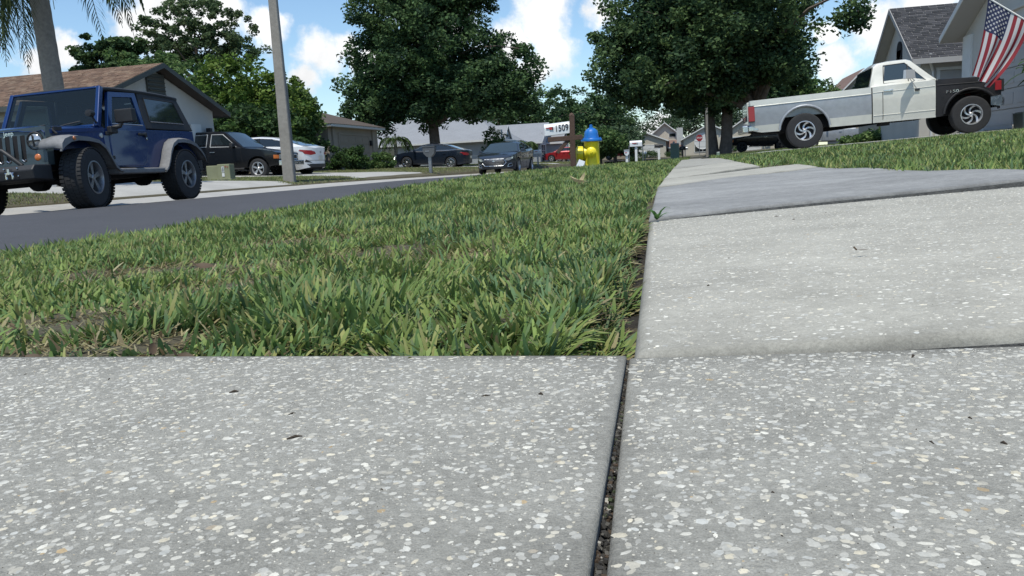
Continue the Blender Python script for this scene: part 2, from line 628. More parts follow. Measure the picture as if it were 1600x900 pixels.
def make_slab(parent, A, B, C, D, mname, nu=24, nv=24, edge=.014, lift=0., name='slab', wob=.0025, thick=.09, seed=0):
    """A near-left, B near-right, C far-right, D far-left"""
    A, B, C, D = map(np.array, (A, B, C, D))
    rg = np.random.default_rng(seed)
    k = rg.normal(size=(4, 3))

    def surf(u, v):
        p = (A * (1 - u) * (1 - v) + B * u * (1 - v) + C * u * v + D * (1 - u) * v)
        w = sum(kk[2] * math.sin(3.1 * kk[0] * p[0] + 2.7 * kk[1] * p[1] + kk[2] * 5) for kk in k) * wob * .5
        return (p[0], p[1], p[2] + w + lift)

    def edge_u(n, length):
        e = edge / max(length, .05)
        return np.array([0, e * .12, e * .35, e * .7, e * 1.3] + list(np.linspace(e * 1.3, 1 - e * 1.3, n)[1:-1]) + [1 - e * 1.3, 1 - e * .7, 1 - e * .35, 1 - e * .12, 1])
    lu = np.linalg.norm(B - A)
    lv = np.linalg.norm(D - A)
    us, vs = edge_u(nu, lu), edge_u(nv, lv)
    rows = []
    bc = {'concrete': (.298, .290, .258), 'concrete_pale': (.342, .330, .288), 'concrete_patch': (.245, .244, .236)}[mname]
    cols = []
    for v in vs:
        r = []
        for u in us:
            x, y, z = surf(u, v)
            d = min(u * lu, (1 - u) * lu, v * lv, (1 - v) * lv)
            if d < edge:
                z -= edge * .8 * (1 - math.sqrt(max(0, 1 - (1 - d / edge) ** 2)))
            r.append((x, y, z))
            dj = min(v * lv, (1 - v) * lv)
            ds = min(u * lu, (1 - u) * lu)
            st = 1 - (.42 * math.exp(-max(0, dj - .004) / .016) + .30 * math.exp(-max(0, ds - .002) / .008)) * (.65 + .35 * math.sin(x * 31 + y * 17) * math.sin(x * 11 - y * 23))  # darker towards the slab edges: joint dirt with lip shade painted in
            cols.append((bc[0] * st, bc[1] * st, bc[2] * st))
        rows.append(r)
    mb = MB()
    mb.grid(rows)
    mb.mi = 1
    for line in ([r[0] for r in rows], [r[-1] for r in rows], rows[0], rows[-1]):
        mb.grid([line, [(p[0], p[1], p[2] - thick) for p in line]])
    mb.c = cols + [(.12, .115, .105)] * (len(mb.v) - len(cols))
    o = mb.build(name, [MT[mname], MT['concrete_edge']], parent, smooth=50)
    o['_surf'] = 0
    del o['_surf']
    return o, surf


def add_shells(slab, surf, n, smin, smax, u0=0., u1=1., v0=0., v1=1., seed=1, size_bias=2.4, flt=None, bright=1.0):
    rg = np.random.default_rng(seed)
    K = 6
    V, Lp, S, Cc = [], [], [], []
    us = rg.uniform(u0, u1, n)
    vs = rg.uniform(v0, v1, n)
    ang = rg.uniform(0, 2 * pi, n)
    r = smin + (smax - smin) * rg.random(n) ** size_bias
    asp = rg.uniform(.45, 1., n)
    pal = np.array([(.64, .63, .58), (.58, .58, .55), (.48, .49, .48), (.62, .58, .48), (.52, .50, .44), (.40, .40, .38), (.46, .36, .23), (.10, .095, .085)])
    pi_ = rg.choice(8, n, p=[.27, .22, .14, .1, .11, .09, .012, .058])
    r = np.where(pi_ == 7, smin * .8, r)
    bury = rg.random(n) ** 1.5 * .8
    th = np.arange(K) * 2 * pi / K
    base = 0
    Nn = 0
    for i in range(n):
        x, y, z = surf(us[i], vs[i])
        if flt is not None and not flt(x, y):
            continue
        rr = r[i] * (1 + .38 * (rg.random(K) - .5))
        px = rr * np.cos(th)
        py = rr * asp[i] * np.sin(th)
        ca, sa = cos(ang[i]), sin(ang[i])
        X = x + px * ca - py * sa
        Y = y + px * sa + py * ca
        V += [(X[k], Y[k], z - .0004) for k in range(K)]
        V.append((x, y, z + .0004 + .05 * r[i] * rg.random()))
        for k in range(K):
            Lp += [base + k, base + (k + 1) % K, base + K]
            S.append(3)
        c = pal[pi_[i]] * (rg.uniform(.72, 1.08)) * bright * .95 * np.array((1.02, 1.0, .95))
        if pi_[i] != 7:
            c = c * (1 - bury[i]) + np.array((.30, .296, .272)) * bury[i]
        Cc += [c] * (K + 1)
        base += K + 1
        Nn += 1
    if Nn:
        o = np_obj('shell_fragments', V, Lp, S, MT['shell'], slab, cols=np.array(Cc))
        tag(o, kind='stuff')


side = thing('sidewalk', None, None, kind='structure')
XR = 1.12
e = .004
# slab the camera stands on, to the right of the dark joint
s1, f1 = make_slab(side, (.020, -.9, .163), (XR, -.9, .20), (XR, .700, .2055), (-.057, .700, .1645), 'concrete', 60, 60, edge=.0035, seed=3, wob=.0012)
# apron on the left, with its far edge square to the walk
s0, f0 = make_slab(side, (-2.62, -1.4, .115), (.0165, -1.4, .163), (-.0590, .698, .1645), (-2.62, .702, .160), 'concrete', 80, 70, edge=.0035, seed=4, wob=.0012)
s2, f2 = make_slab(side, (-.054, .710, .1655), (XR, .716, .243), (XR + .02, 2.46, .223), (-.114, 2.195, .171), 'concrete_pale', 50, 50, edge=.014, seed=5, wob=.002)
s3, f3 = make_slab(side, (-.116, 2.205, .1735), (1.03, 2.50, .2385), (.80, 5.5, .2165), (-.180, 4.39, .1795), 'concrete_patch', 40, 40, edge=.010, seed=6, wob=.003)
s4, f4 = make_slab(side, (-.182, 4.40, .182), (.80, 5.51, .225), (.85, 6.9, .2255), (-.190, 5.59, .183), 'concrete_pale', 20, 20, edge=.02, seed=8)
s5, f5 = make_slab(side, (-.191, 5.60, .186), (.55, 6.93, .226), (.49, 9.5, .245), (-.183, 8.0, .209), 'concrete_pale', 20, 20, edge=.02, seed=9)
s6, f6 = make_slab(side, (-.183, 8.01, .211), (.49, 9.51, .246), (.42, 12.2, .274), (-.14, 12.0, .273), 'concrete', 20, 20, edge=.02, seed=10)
yy = 12.2
zz = .272
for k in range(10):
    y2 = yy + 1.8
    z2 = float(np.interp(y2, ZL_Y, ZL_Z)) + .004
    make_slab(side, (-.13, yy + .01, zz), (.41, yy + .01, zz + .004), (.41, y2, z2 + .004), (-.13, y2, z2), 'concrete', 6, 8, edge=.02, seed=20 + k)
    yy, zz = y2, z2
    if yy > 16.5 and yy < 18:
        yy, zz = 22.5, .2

vis = lambda x, y: y > .24 and x < .75 * y + .12 and x > -1.25 * y - .1
add_shells(s1, f1, 19000, .0010, .0060, u0=0.004, u1=.62, v0=.70, v1=.997, seed=31, flt=vis)
add_shells(s0, f0, 36000, .0010, .0058, u0=.45, u1=.997, v0=.78, v1=.997, seed=32, flt=vis)
add_shells(s2, f2, 25000, .0012, .0062, u0=.01, u1=.99, v0=.01, v1=.99, seed=33, flt=lambda x, y: x < .66 * y + .3, bright=1.15)
# a few dark specks and scraps of bark lying on the concrete
rg = np.random.default_rng(11)
mbd = MB()
for k in range(80):
    sl = (f1, f0, f2)[rg.integers(3)]
    u, v = rg.uniform(.05, .6), rg.uniform(.72, .99)
    if sl is f0:
        u = rg.uniform(.75, .98)
    if sl is f2:
        u, v = rg.uniform(.05, .95), rg.uniform(.02, .95)
    x, y, z = sl(u, v)
    r = rg.uniform(.0007, .0022)
    a_ = rg.uniform(0, 3)
    l_ = r * rg.uniform(.6, 2.6)
    mbd.tube([(x - cos(a_) * l_, y - sin(a_) * l_, z + r * .2), (x, y + r * .5, z + r * .5), (x + cos(a_) * l_, y + sin(a_) * l_, z + r * .25)], [r * .2, r * .5, r * .15], 5)
od = mbd.build('debris', mat('dark_debris', (.045, .032, .022), .9))
tag(od, 'dark specks and bark crumbs scattered over the pale sidewalk concrete', 'debris', kind='stuff')

# soil filled joints: the dark crack between apron and walk, and the trench beside the turf
rg = np.random.default_rng(5)


def ridge_strip(name, path_l, path_r, z, m, n=120, amp=.006):
    mb = MB()
    rows = []
    for i in range(n + 1):
        t = i / n
        a = Vector(path_l[0]).lerp(Vector(path_l[1]), t)
        b = Vector(path_r[0]).lerp(Vector(path_r[1]), t)
        rows.append([(a.x + (b.x - a.x) * k / 6, a.y + (b.y - a.y) * k / 6, z(t) + rg.uniform(-amp, amp)) for k in range(7)])
    mb.grid(rows)
    return mb.build(name, m, None, smooth=80)


o = ridge_strip('joint_soil', [(-.030, -.5), (-.075, .72)], [(.012, -.5), (-.045, .72)], lambda t: .1565, mat('joint_grit', (.04, .038, .033), .95, noise=[(90, .6, 5), (400, .6, 4)], bump=(300, 1., .004)), 260, .0025)
tag(o, kind='structure')
mbd = MB()
rgj = np.random.default_rng(91)
for k in range(700):
    y = rgj.uniform(.2, .70)
    xa, xb = .0165 - (y + 1.4) * .0360, .020 - (y + .9) * .0481
    x = rgj.uniform(xa + .0006, xb - .0006)
    r = rgj.uniform(.0004, .0013)
    mbd.col = [(.03, .028, .025), (.09, .085, .075), (.34, .32, .28), (.06, .04, .025), (.05, .065, .03)][rgj.choice(5, p=[.52, .25, .05, .1, .08])]
    mbd.box((x, y, .157 + rgj.uniform(0, .0022)), (r * 2, r * 2.4, r * 1.6), rz=rgj.uniform(0, 3), rx=rgj.uniform(0, 1))
o = mbd.build('joint_grit', mat('loose_grit', (.1, .1, .1), .9, attr=True))
tag(o, 'gritty dirt and tiny stones packed in the joint between the two near slabs', 'grit', kind='stuff')
o = ridge_strip('edge_soil', [(-.20, .70), (-.26, 9.)], [(-.045, .70), (-.17, 9.)], lambda t: .118 + t * .045, MT['soil'], 300, .008)
tag(o, kind='structure')

# ------------------------------------------------------------------ houses
MT['stucco_white'] = mat('white_stucco', (.46, .46, .44), .9, noise=[(1.2, .07, 4), (60, .06, 4)], bump=(70, .4, .01))
MT['stucco_tan'] = mat('tan_stucco', (.30, .26, .21), .9, noise=[(1.2, .08, 4)], bump=(70, .4, .01))
MT['stucco_grey'] = mat('grey_stucco', (.49, .47, .43), .9, noise=[(1.0, .08, 4), (50, .06, 4)], bump=(70, .4, .01))
MT['stucco_cream'] = mat('cream_stucco', (.50, .46, .38), .9, noise=[(1.2, .07, 4)])
MT['stucco_blue'] = mat('pale_blue_stucco', (.33, .35, .365), .9, noise=[(1.2, .07, 4)])
MT['door_grey'] = mat('grey_garage_door', (.36, .35, .335), .6, noise=[(1.4, .06, 4)])
MT['door_tan'] = mat('tan_garage_door', (.27, .23, .185), .6, noise=[(1.4, .06, 4)])
MT['trim_white'] = mat('white_trim', (.62, .62, .60), .6, noise=[(3, .06, 4)])
MT['trim_dark'] = mat('dark_green_grey_trim', (.065, .072, .066), .6, noise=[(3, .1, 4)])
MT['shingle_brown'] = mat('brown_shingle', (.2, .11, .07), .95, attr=True, noise=[(40, .25, 5)])
MT['shingle_dark'] = mat('charcoal_shingle', (.05, .05, .055), .95, attr=True, noise=[(40, .25, 5)])
MT['roof_deck'] = mat('roof_edge', (.06, .05, .045), .9)


def far_roof_mat(name, col, exposure=.15, amt=.16):
    m = mat(name, col, .95, noise=[(.7, .08, 5), (9, .14, 6)])
    return m


MT['roof_grey'] = far_roof_mat('grey_shingle_roof', (.235, .245, .265))
MT['roof_darkbrown'] = far_roof_mat('dark_brown_roof', (.085, .068, .058))
MT['roof_redbrown'] = far_roof_mat('red_brown_roof', (.19, .12, .095))
MT['roof_bluegrey'] = far_roof_mat('blue_grey_roof', (.10, .125, .14))


def shingles(roof, e0, e1, r1, r0_, cols, m, expo=.12, tab=.24, jit=.24, seed=2):
    """courses of single tabs over a roof plane: e0-e1 eave, r0-r1 ridge"""
    rg = np.random.default_rng(seed)
    e0, e1, r1, r0_ = map(np.array, (e0, e1, r1, r0_))
    up = (r0_ + r1 - e0 - e1) / 2
    Ls = np.linalg.norm(up)
    al = e1 - e0
    n = np.cross(al, up)
    n = n / np.linalg.norm(n)
    if n[2] < 0:
        n = -n
    nc = max(1, int(Ls / expo))
    V, Lp, S, C = [], [], [], []
    b = 0
    for i in range(nc):
        t0, t1 = i / nc, (i + 1.25) / nc
        t1 = min(t1, 1.0)
        a0, a1 = e0 + (r0_ - e0) * t0, e1 + (r1 - e1) * t0
        b0, b1 = e0 + (r0_ - e0) * t1, e1 + (r1 - e1) * t1
        w = np.linalg.norm(a1 - a0)
        nt_ = max(1, int(w / tab))
        ph = rg.random()
        for k in range(-1, nt_ + 1):
            u0, u1 = max(0, (k + ph) / nt_), min(1, (k + 1 + ph) / nt_ - .012 / w)
            if u1 <= u0:
                continue
            h = .012 + .012 * rg.random()
            V += [a0 + (a1 - a0) * u0 + n * h, a0 + (a1 - a0) * u1 + n * h, b0 + (b1 - b0) * u1 + n * .004, b0 + (b1 - b0) * u0 + n * .004, a0 + (a1 - a0) * u0, a0 + (a1 - a0) * u1]
            Lp += [b, b + 1, b + 2, b + 3, b + 4, b + 5, b + 1, b]
            S += [4, 4]
            c = np.array(cols[rg.integers(len(cols))]) * (1 + jit * (rg.random() - .5))
            C += [c] * 6
            b += 6
    o = np_obj('shingles', V, Lp, S, m, roof, cols=np.array(C))
    tag(o, kind='stuff')
    return o


def gable_block(root, x0, x1, y0, y1, zb, ze, zr, axis, wall_m, roof_m, over=.45, rake=.3, fascia_m=None, th=.12, shing=None, wallname='wall', skip_wall=False):
    fascia_m = fascia_m or MT['trim_white']
    mb = MB()
    if axis == 'x':
        yc = (y0 + y1) / 2
        mb.prism([(y0, zb), (y1, zb), (y1, ze), (yc, zr - .06), (y0, ze)], 'x', x0, x1)
    else:
        xc = (x0 + x1) / 2
        mb.prism([(x0, zb), (x1, zb), (x1, ze), (xc, zr - .06), (x0, ze)], 'y', y0, y1)
    mb.build(wallname, wall_m, root)
    half = (y1 - y0) / 2 if axis == 'x' else (x1 - x0) / 2
    sl = (zr - ze) / half
    rf = MB()
    roofs = []
    if axis == 'x':
        yc = (y0 + y1) / 2
        for s_, ye in ((-1, y0 - over), (1, y1 + over)):
            zE = ze - over * sl
            e0, e1 = (x0 - rake, ye, zE + th), (x1 + rake, ye, zE + th)
            r1, r0_ = (x1 + rake, yc, zr + th), (x0 - rake, yc, zr + th)
            rf.add([e0, e1, r1, r0_] + [(p[0], p[1], p[2] - th) for p in (e0, e1, r1, r0_)], [(0, 1, 2, 3), (7, 6, 5, 4), (0, 4, 5, 1), (1, 5, 6, 2), (3, 2, 6, 7), (0, 3, 7, 4)])
            roofs.append((e0, e1, r1, r0_))
    else:
        xc = (x0 + x1) / 2
        for s_, xe in ((-1, x0 - over), (1, x1 + over)):
            zE = ze - over * sl
            e0, e1 = (xe, y0 - rake, zE + th), (xe, y1 + rake, zE + th)
            r1, r0_ = (xc, y1 + rake, zr + th), (xc, y0 - rake, zr + th)
            rf.add([e0, e1, r1, r0_] + [(p[0], p[1], p[2] - th) for p in (e0, e1, r1, r0_)], [(0, 1, 2, 3), (7, 6, 5, 4), (0, 4, 5, 1), (1, 5, 6, 2), (3, 2, 6, 7), (0, 3, 7, 4)])
            roofs.append((e0, e1, r1, r0_))
    ro = rf.build('roof', roof_m, root)
    # fascia boards, 3 mm proud
    fb = MB()
    fh = .16
    for (e0, e1, r1, r0_) in roofs:
        e0, e1, r1, r0_ = map(Vector, (e0, e1, r1, r0_))
        outd = ((e0 - r0_) * Vector((1, 1, 0))).normalized() if axis == 'x' else ((e0 - r0_) * Vector((1, 1, 0))).normalized()
        a, b = e0 + outd * .012, e1 + outd * .012
        for p, q in ((a, b),):
            dz = Vector((0, 0, .025))
            d = Vector((0, 0, -fh))
            o_ = outd * .02
            fb.add([p + dz * 0, q + dz * 0, q + d, p + d, p + o_, q + o_, q + d + o_, p + d + o_], [(0, 1, 2, 3), (7, 6, 5, 4), (0, 4, 5, 1), (1, 5, 6, 2), (2, 6, 7, 3), (3, 7, 4, 0)])
        al = (e1 - e0).normalized()
        for p, q, dr in ((e0, r0_, -al), (e1, r1, al)):
            d = Vector((0, 0, -fh))
            o_ = dr * .022
            p1, q1 = p + dr * .003, q + dr * .003
            fb.add([p1, q1, q1 + d, p1 + d, p1 + o_, q1 + o_, q1 + d + o_, p1 + d + o_], [(0, 1, 2, 3), (7, 6, 5, 4), (0, 4, 5, 1), (1, 5, 6, 2), (2, 6, 7, 3), (3, 7, 4, 0)])
    fb.build('fascia', fascia_m, root)
    if shing:
        for i in shing[0]:
            shingles(ro, *roofs[i], shing[1], shing[2], seed=i + 3)
    return ro


def panel_door(root, axis_pos, a0, a1, z0, z1, m, n=5, face=-1, axis='x', frame_m=None):
    """sectional garage door lying in plane x = axis_pos (axis 'x') or y = axis_pos"""
    d = part_empty('garage_door', root)
    h = (z1 - z0) / n
    first = None
    for i in range(n):
        mb = MB()
        p0, p1 = axis_pos, axis_pos + face * .04
        za, zb_ = z0 + i * h + .012, z0 + (i + 1) * h - .012
        if axis == 'x':
            mb.bb(min(p0, p1), max(p0, p1), a0, a1, za, zb_)
            w = (a1 - a0) / 4
            for k in range(4):
                mb.bb(min(p1, p1 + face * .012), max(p1, p1 + face * .012), a0 + k * w + .12, a0 + (k + 1) * w - .12, za + .1, zb_ - .1)
        else:
            mb.bb(a0, a1, min(p0, p1), max(p0, p1), za, zb_)
            w = (a1 - a0) / 4
            for k in range(4):
                mb.bb(a0 + k * w + .12, a0 + (k + 1) * w - .12, min(p1, p1 + face * .012), max(p1, p1 + face * .012), za + .1, zb_ - .1)
        mb.build('panel', m, d)
    mb = MB()
    t = .1
    q0, q1 = axis_pos, axis_pos + face * .06
    for (b0, b1, c0, c1) in ((a0 - t, a0 - .004, z0, z1 + t), (a1 + .004, a1 + t, z0, z1 + t), (a0 - .003, a1 + .003, z1 + .004, z1 + t)):
        if axis == 'x':
            mb.bb(min(q0, q1), max(q0, q1), b0, b1, c0, c1)
        else:
            mb.bb(b0, b1, min(q0, q1), max(q0, q1), c0, c1)
    mb.build('door_frame', frame_m or MT['trim_white'], d)
    return d


def window(root, axis, pos, a0, a1, z0, z1, face, nx_=2, nz_=2, fm=None, t=.06, arch=False):
    fm = fm or MT['trim_white']
    wn = MB()
    q0, q1 = sorted((pos + face * .004, pos + face * .05))

    def B(mb, b0, b1, c0, c1, lo=q0, hi=q1):
        if axis == 'x':
            mb.bb(lo, hi, b0, b1, c0, c1)
        else:
            mb.bb(b0, b1, lo, hi, c0, c1)
    B(wn, a0 - t, a0, z0 - t, z1 + t)
    B(wn, a1, a1 + t, z0 - t, z1 + t)
    B(wn, a0, a1, z0 - t, z0)
    B(wn, a0, a1, z1, z1 + t)
    for i in range(1, nx_):
        a = a0 + (a1 - a0) * i / nx_
        B(wn, a - .02, a + .02, z0, z1)
    for i in range(1, nz_):
        z = z0 + (z1 - z0) * i / nz_
        B(wn, a0, a1, z - .018, z + .018, *sorted((pos + face * .006, pos + face * .046)))
    w = wn.build('window', fm, root)
    g = MB()
    B(g, a0, a1, z0, z1, *sorted((pos + face * .003, pos + face * .02)))
    g.build('pane', MT['glass'], w)
    return w


BR = [(.165, .105, .075), (.14, .088, .063), (.19, .125, .09), (.115, .075, .056), (.205, .145, .105)]
CH = [(.045, .045, .05), (.06, .06, .066), (.035, .036, .04), (.075, .073, .078)]

def world_thing(name, label, cat, group=None, kind=None):
    # things whose parts are given in world coordinates keep their Empty at the origin until settle() moves it to their base
    return thing(name, label, cat, (0, 0, 0), 0, group, kind)


def settle(root, loc):
    """put the Empty at the thing's base and keep its parts where they are"""
    loc = Vector(loc)
    root.location = loc
    for ch in root.children:
        ch.location = Vector(ch.location) - loc


# brown roofed house across the street on the left
h = world_thing('house', 'low white house with brown shingle roof and dark gable vent behind the parked blue off-roader', 'house')
gable_block(h, -27, -17.4, 20.9, 27.4, .2, 2.86, 4.12, 'x', MT['stucco_white'], MT['roof_deck'], over=.45, rake=.45, fascia_m=MT['trim_dark'], shing=([0, 1], BR, MT['shingle_brown']))
gable_block(h, -40, -26.5, 19.5, 28.5, .2, 2.9, 4.35, 'x', MT['stucco_white'], MT['roof_deck'], over=.45, rake=.3, fascia_m=MT['trim_dark'], shing=([0], BR, MT['shingle_brown']))
mb = MB()
mb.bb(-17.39, -17.33, 23.75, 24.65, 2.9, 3.92)
vent = mb.build('gable_vent', MT['trim_dark'], h)
mb = MB()
for k in range(7):
    mb.box((-17.31, 24.2, 3.0 + k * .13), (.05, .84, .03), ry=.6)
mb.build('louver', MT['trim_dark'], vent)
mb = MB()
mb.bb(-17.36, -17.2, 26.7, 26.9, 1.9, 1.98)
mb.bb(-17.3, -17.14, 26.72, 26.88, 1.98, 2.22)
mb.build('wall_lamp', MT['black'], h)
mb = MB()
mb.bb(-17.38, -17.34, 25.9, 26.5, 1.6, 2.35)
mb.build('wall_panel', MT['trim_white'], h)
panel_door(h, -17.4, 21.3, 25.4, .42, 2.5, MT['trim_white'], 4, face=1)
settle(h, (-17.4, 24.2, .42))

# tan garage house
h = world_thing('house', 'tan stucco house with brown hip roof and tan garage door beside a round clipped shrub', 'house')
mb = MB()
mb.bb(-31, -19, 40.6, 47.6, .2, 2.85)
mb.build('wall', MT['stucco_tan'], h)
mb = MB()
mb.prism([(40.2, 2.84), (48.0, 2.84), (48.0, 2.98), (40.2, 2.98)], 'x', -31.4, -18.6)
mb.build('fascia', MT['trim_white'], h)
mb = MB()
a, b, c, d = (-31.45, 40.15, 2.99), (-18.55, 40.15, 2.99), (-18.55, 48.05, 2.99), (-31.45, 48.05, 2.99)
r1, r2 = (-27.4, 44.1, 4.25), (-22.2, 44.1, 4.25)
mb.add([a, b, c, d, r1, r2], [(0, 1, 5, 4), (1, 2, 5), (2, 3, 4, 5), (3, 0, 4)])
mb.build('roof', MT['roof_darkbrown'], h)
panel_door(h, -19.0, 41.9, 46.0, .45, 2.45, MT['door_tan'], 4, face=1, frame_m=MT['stucco_tan'])
mb = MB()
MB().bb(-18.99, -18.9, 41.0, 41.35, .45, 2.83).build('pilaster', MT['stucco_tan'], h)
MB().bb(-18.99, -18.9, 46.6, 46.95, .45, 2.83).build('pilaster', MT['stucco_tan'], h)
mb = MB()
mb.bb(-18.99, -18.86, 46.25, 46.45, 1.9, 2.2)
mb.build('wall_lamp', MT['black'], h)
settle(h, (-19, 44, .4))

# long grey roofed house behind the big oak
h = world_thing('house', 'long pale grey house with wide grey roof and arched gable window behind the black sedan', 'house')
mb = MB()
mb.bb(-28.5, -16.6, 69, 79, .3, 2.55)
mb.build('wall', MT['stucco_blue'], h)
mb = MB()
a, b, c, d = (-29, 68.5, 2.56), (-16.1, 68.5, 2.56), (-16.1, 79.5, 2.56), (-29, 79.5, 2.56)
r1, r2 = (-27.5, 74, 5.0), (-19.4, 74, 5.0)
mb.add([a, b, c, d, r1, r2], [(0, 1, 5, 4), (1, 2, 5), (2, 3, 4, 5), (3, 0, 4), (0, 3, 2, 1)])
mb.build('roof', MT['roof_grey'], h)
mb = MB()
mb.bb(-29.03, -16.07, 68.44, 68.49, 2.42, 2.57)
mb.bb(-16.09, -16.04, 68.5, 79.5, 2.42, 2.57)
mb.build('fascia', MT['trim_white'], h)
gable_block(h, -18.0, -16.35, 71.0, 74.0, 2.3, 2.6, 3.75, 'x', MT['stucco_blue'], MT['roof_grey'], over=.15, rake=.12)
window(h, 'y', 69, -23.2, -22.3, 1.4, 2.1, -1, 1, 1)
window(h, 'y', 69, -27.2, -26.0, 1.3, 2.2, -1, 2, 1)
window(h, 'x', -16.6, 73.2, 74.8, 1.0, 2.2, 1, 2, 2)
mb = MB()
mb.bb(-16.34, -16.30, 72.2, 72.8, 2.65, 3.05)
mb.lathe([(.001, .0), (.3, .0), (.3, .04), (.001, .04)], 20, 'x', (-16.34, 72.5, 3.05))
mb.build('arched_window', MT['trim_white'], h)
mb = MB()
mb.bb(-16.5, -15.9, 68.1, 68.7, .3, 3.35)
mb.build('chimney', MT['stucco_blue'], h)
settle(h, (-16.6, 74, .5))

h = world_thing('house', 'pale grey house with grey roof and white entry columns beside the feathery palm', 'house')
gable_block(h, -26, -15.2, 82.5, 90, .3, 2.6, 4.45, 'x', MT['stucco_blue'], MT['roof_grey'], over=.5, rake=.35)
gable_block(h, -15.6, -13.6, 86.5, 90, .3, 2.5, 3.6, 'x', MT['stucco_blue'], MT['roof_grey'], over=.3, rake=.2)
mb = MB()
for y in (86.6, 88.2, 89.8):
    MB().bb(-13.6, -13.3, y, y + .25, .3, 2.5).build('porch_column', MT['trim_white'], h)
mb = MB()
mb.bb(-13.58, -13.5, 87.0, 88.0, .4, 2.4)
mb.build('front_door', MT['trim_white'], h)
window(h, 'x', -15.2, 83.6, 84.6, 2.5, 3.4, 1, 1, 1)
window(h, 'x', -15.2, 83.2, 85.4, 1.0, 2.2, 1, 2, 2)
settle(h, (-15.2, 86, .5))

# small houses at the far end of the street, facing us
h = world_thing('house', 'small cream house with red-brown roof and projecting gabled garage at the street end', 'house')
gable_block(h, -5.9, -1.3, 118, 128, .2, 3.1, 5.0, 'y', MT['stucco_cream'], MT['roof_redbrown'], over=.3, rake=.4)
gable_block(h, -8.4, -3.3, 112, 118, .2, 2.5, 3.55, 'y', MT['stucco_cream'], MT['roof_redbrown'], over=.35, rake=.3)
panel_door(h, 112.0, -7.3, -4.4, .35, 1.9, MT['trim_white'], 3, face=-1, axis='y')
window(h, 'y', 118, -3.0, -2.1, 3.0, 3.5, -1, 1, 1)
gable_block(h, -3.0, -.6, 113.6, 118, .2, 1.5, 2.4, 'x', MT['stucco_tan'], MT['roof_redbrown'], over=.2, rake=.1)
settle(h, (-5, 114, .3))
h = world_thing('house', 'small cream house with blue-grey roof, white chimney and arched front window', 'house')
gable_block(h, -1.0, 6.0, 113, 124, .2, 2.5, 4.3, 'y', MT['stucco_cream'], MT['roof_bluegrey'], over=.35, rake=.35)
mb = MB()
mb.bb(-1.9, -1.05, 114, 115, .2, 4.1)
mb.build('chimney', MT['stucco_white'], h)
window(h, 'y', 113, .5, 2.6, .7, 2.1, -1, 2, 2)
mb = MB()
mb.lathe([(.0, .03), (1.0, .03), (1.1, .0)], 28, 'y', (1.55, 112.94, 2.12))
mb.build('window_arch', MT['trim_white'], h)
settle(h, (2, 114, .3))
h = world_thing('house', 'far tan house showing its gable end beyond the twin tree trunks', 'house')
gable_block(h, 6.8, 15, 106.5, 114, .2, 2.7, 4.6, 'x', MT['stucco_cream'], MT['roof_darkbrown'], over=.35, rake=.35)
gable_block(h, 3.8, 9.2, 100.5, 106.5, .2, 2.6, 4.4, 'y', MT['stucco_cream'], MT['roof_darkbrown'], over=.35, rake=.3)
panel_door(h, 100.5, 4.8, 8.0, .35, 2.1, MT['trim_white'], 4, face=-1, axis='y')
settle(h, (8, 104, .3))
h = world_thing('house', 'distant brown-roofed house seen under the oak canopy behind the red pickup', 'house')
gable_block(h, -16, -9.2, 118, 126, .2, 2.5, 4.2, 'x', MT['stucco_tan'], MT['roof_redbrown'], over=.35, rake=.35)
window(h, 'y', 118, -11.6, -10.2, 1.0, 2.0, -1, 2, 1)
settle(h, (-12, 120, .3))
h = world_thing('house', 'grey-walled house corner seen below the pickup bed behind orange shrubs', 'house')
gable_block(h, 9.4, 20, 42, 50, .2, 2.3, 3.0, 'x', MT['stucco_grey'], MT['roof_grey'], over=.35, rake=.35)
window(h, 'y', 42, 10.8, 12.2, 1.0, 1.9, -1, 2, 2)
settle(h, (14, 44, .4))

h = world_thing('house', 'red-brown gable peeking over the pickup bed beside the far trees', 'house')
gable_block(h, 13.6, 16.4, 78, 88, .2, 5.6, 7.0, 'y', MT['stucco_tan'], MT['roof_redbrown'], over=.3, rake=.3)
settle(h, (15, 83, .3))
# grey house on the right: near garage gable, set back wing with charcoal roof
h = world_thing('house', 'grey stucco house with charcoal roof and big gabled garage beside the two-tone pickup', 'house')
X0 = 7.5
gable_block(h, X0, 18.5, 13.6, 25.35, .3, 3.22, 5.7, 'x', MT['stucco_grey'], MT['door_grey'], over=.3, rake=.55, th=.16, shing=([1], CH, MT['shingle_dark']))
gable_block(h, 6.95, 18, 27.6, 32.8, .3, 3.05, 4.72, 'x', MT['stucco_grey'], MT['door_grey'], over=.5, rake=.35, th=.13, fascia_m=MT['door_grey'], shing=([0], CH, MT['shingle_dark']))
gable_block(h, 9.2, 18, 25.3, 27.7, .3, 3.05, 3.1, 'x', MT['stucco_grey'], MT['roof_deck'], over=.0, rake=.0)
mb = MB()
mb.bb(6.9, 6.97, 29.85, 30.45, 3.0, 3.45)
mb.lathe([(.001, .0), (.3, .0), (.3, .06), (.001, .06)], 24, 'x', (6.9, 30.15, 3.45))
mb.build('gable_vent', MT['black'], h)
mb = MB()
mb.bb(7.44, 7.497, 24.62, 25.3, .5, 3.18)
mb.build('corner_board', MT['trim_white'], h)
panel_door(h, X0, 15.4, 23.4, .56, 2.95, MT['door_grey'], 5, face=-1, frame_m=MT['stucco_grey'])
mb = MB()
mb.bb(7.42, 7.497, 15.8, 23.2, 3.3, 3.36)
mb.build('gable_band', MT['stucco_grey'], h)
panel_door(h, 27.6, 7.5, 9.1, .5, 2.5, MT['door_grey'], 5, face=-1, axis='y', frame_m=MT['trim_white'])
mb = MB()
mb.tube([(7.15, 27.3, 3.0), (7.15, 27.35, 2.8), (7.3, 27.55, 2.5), (7.3, 27.55, .5)], .045, 8)
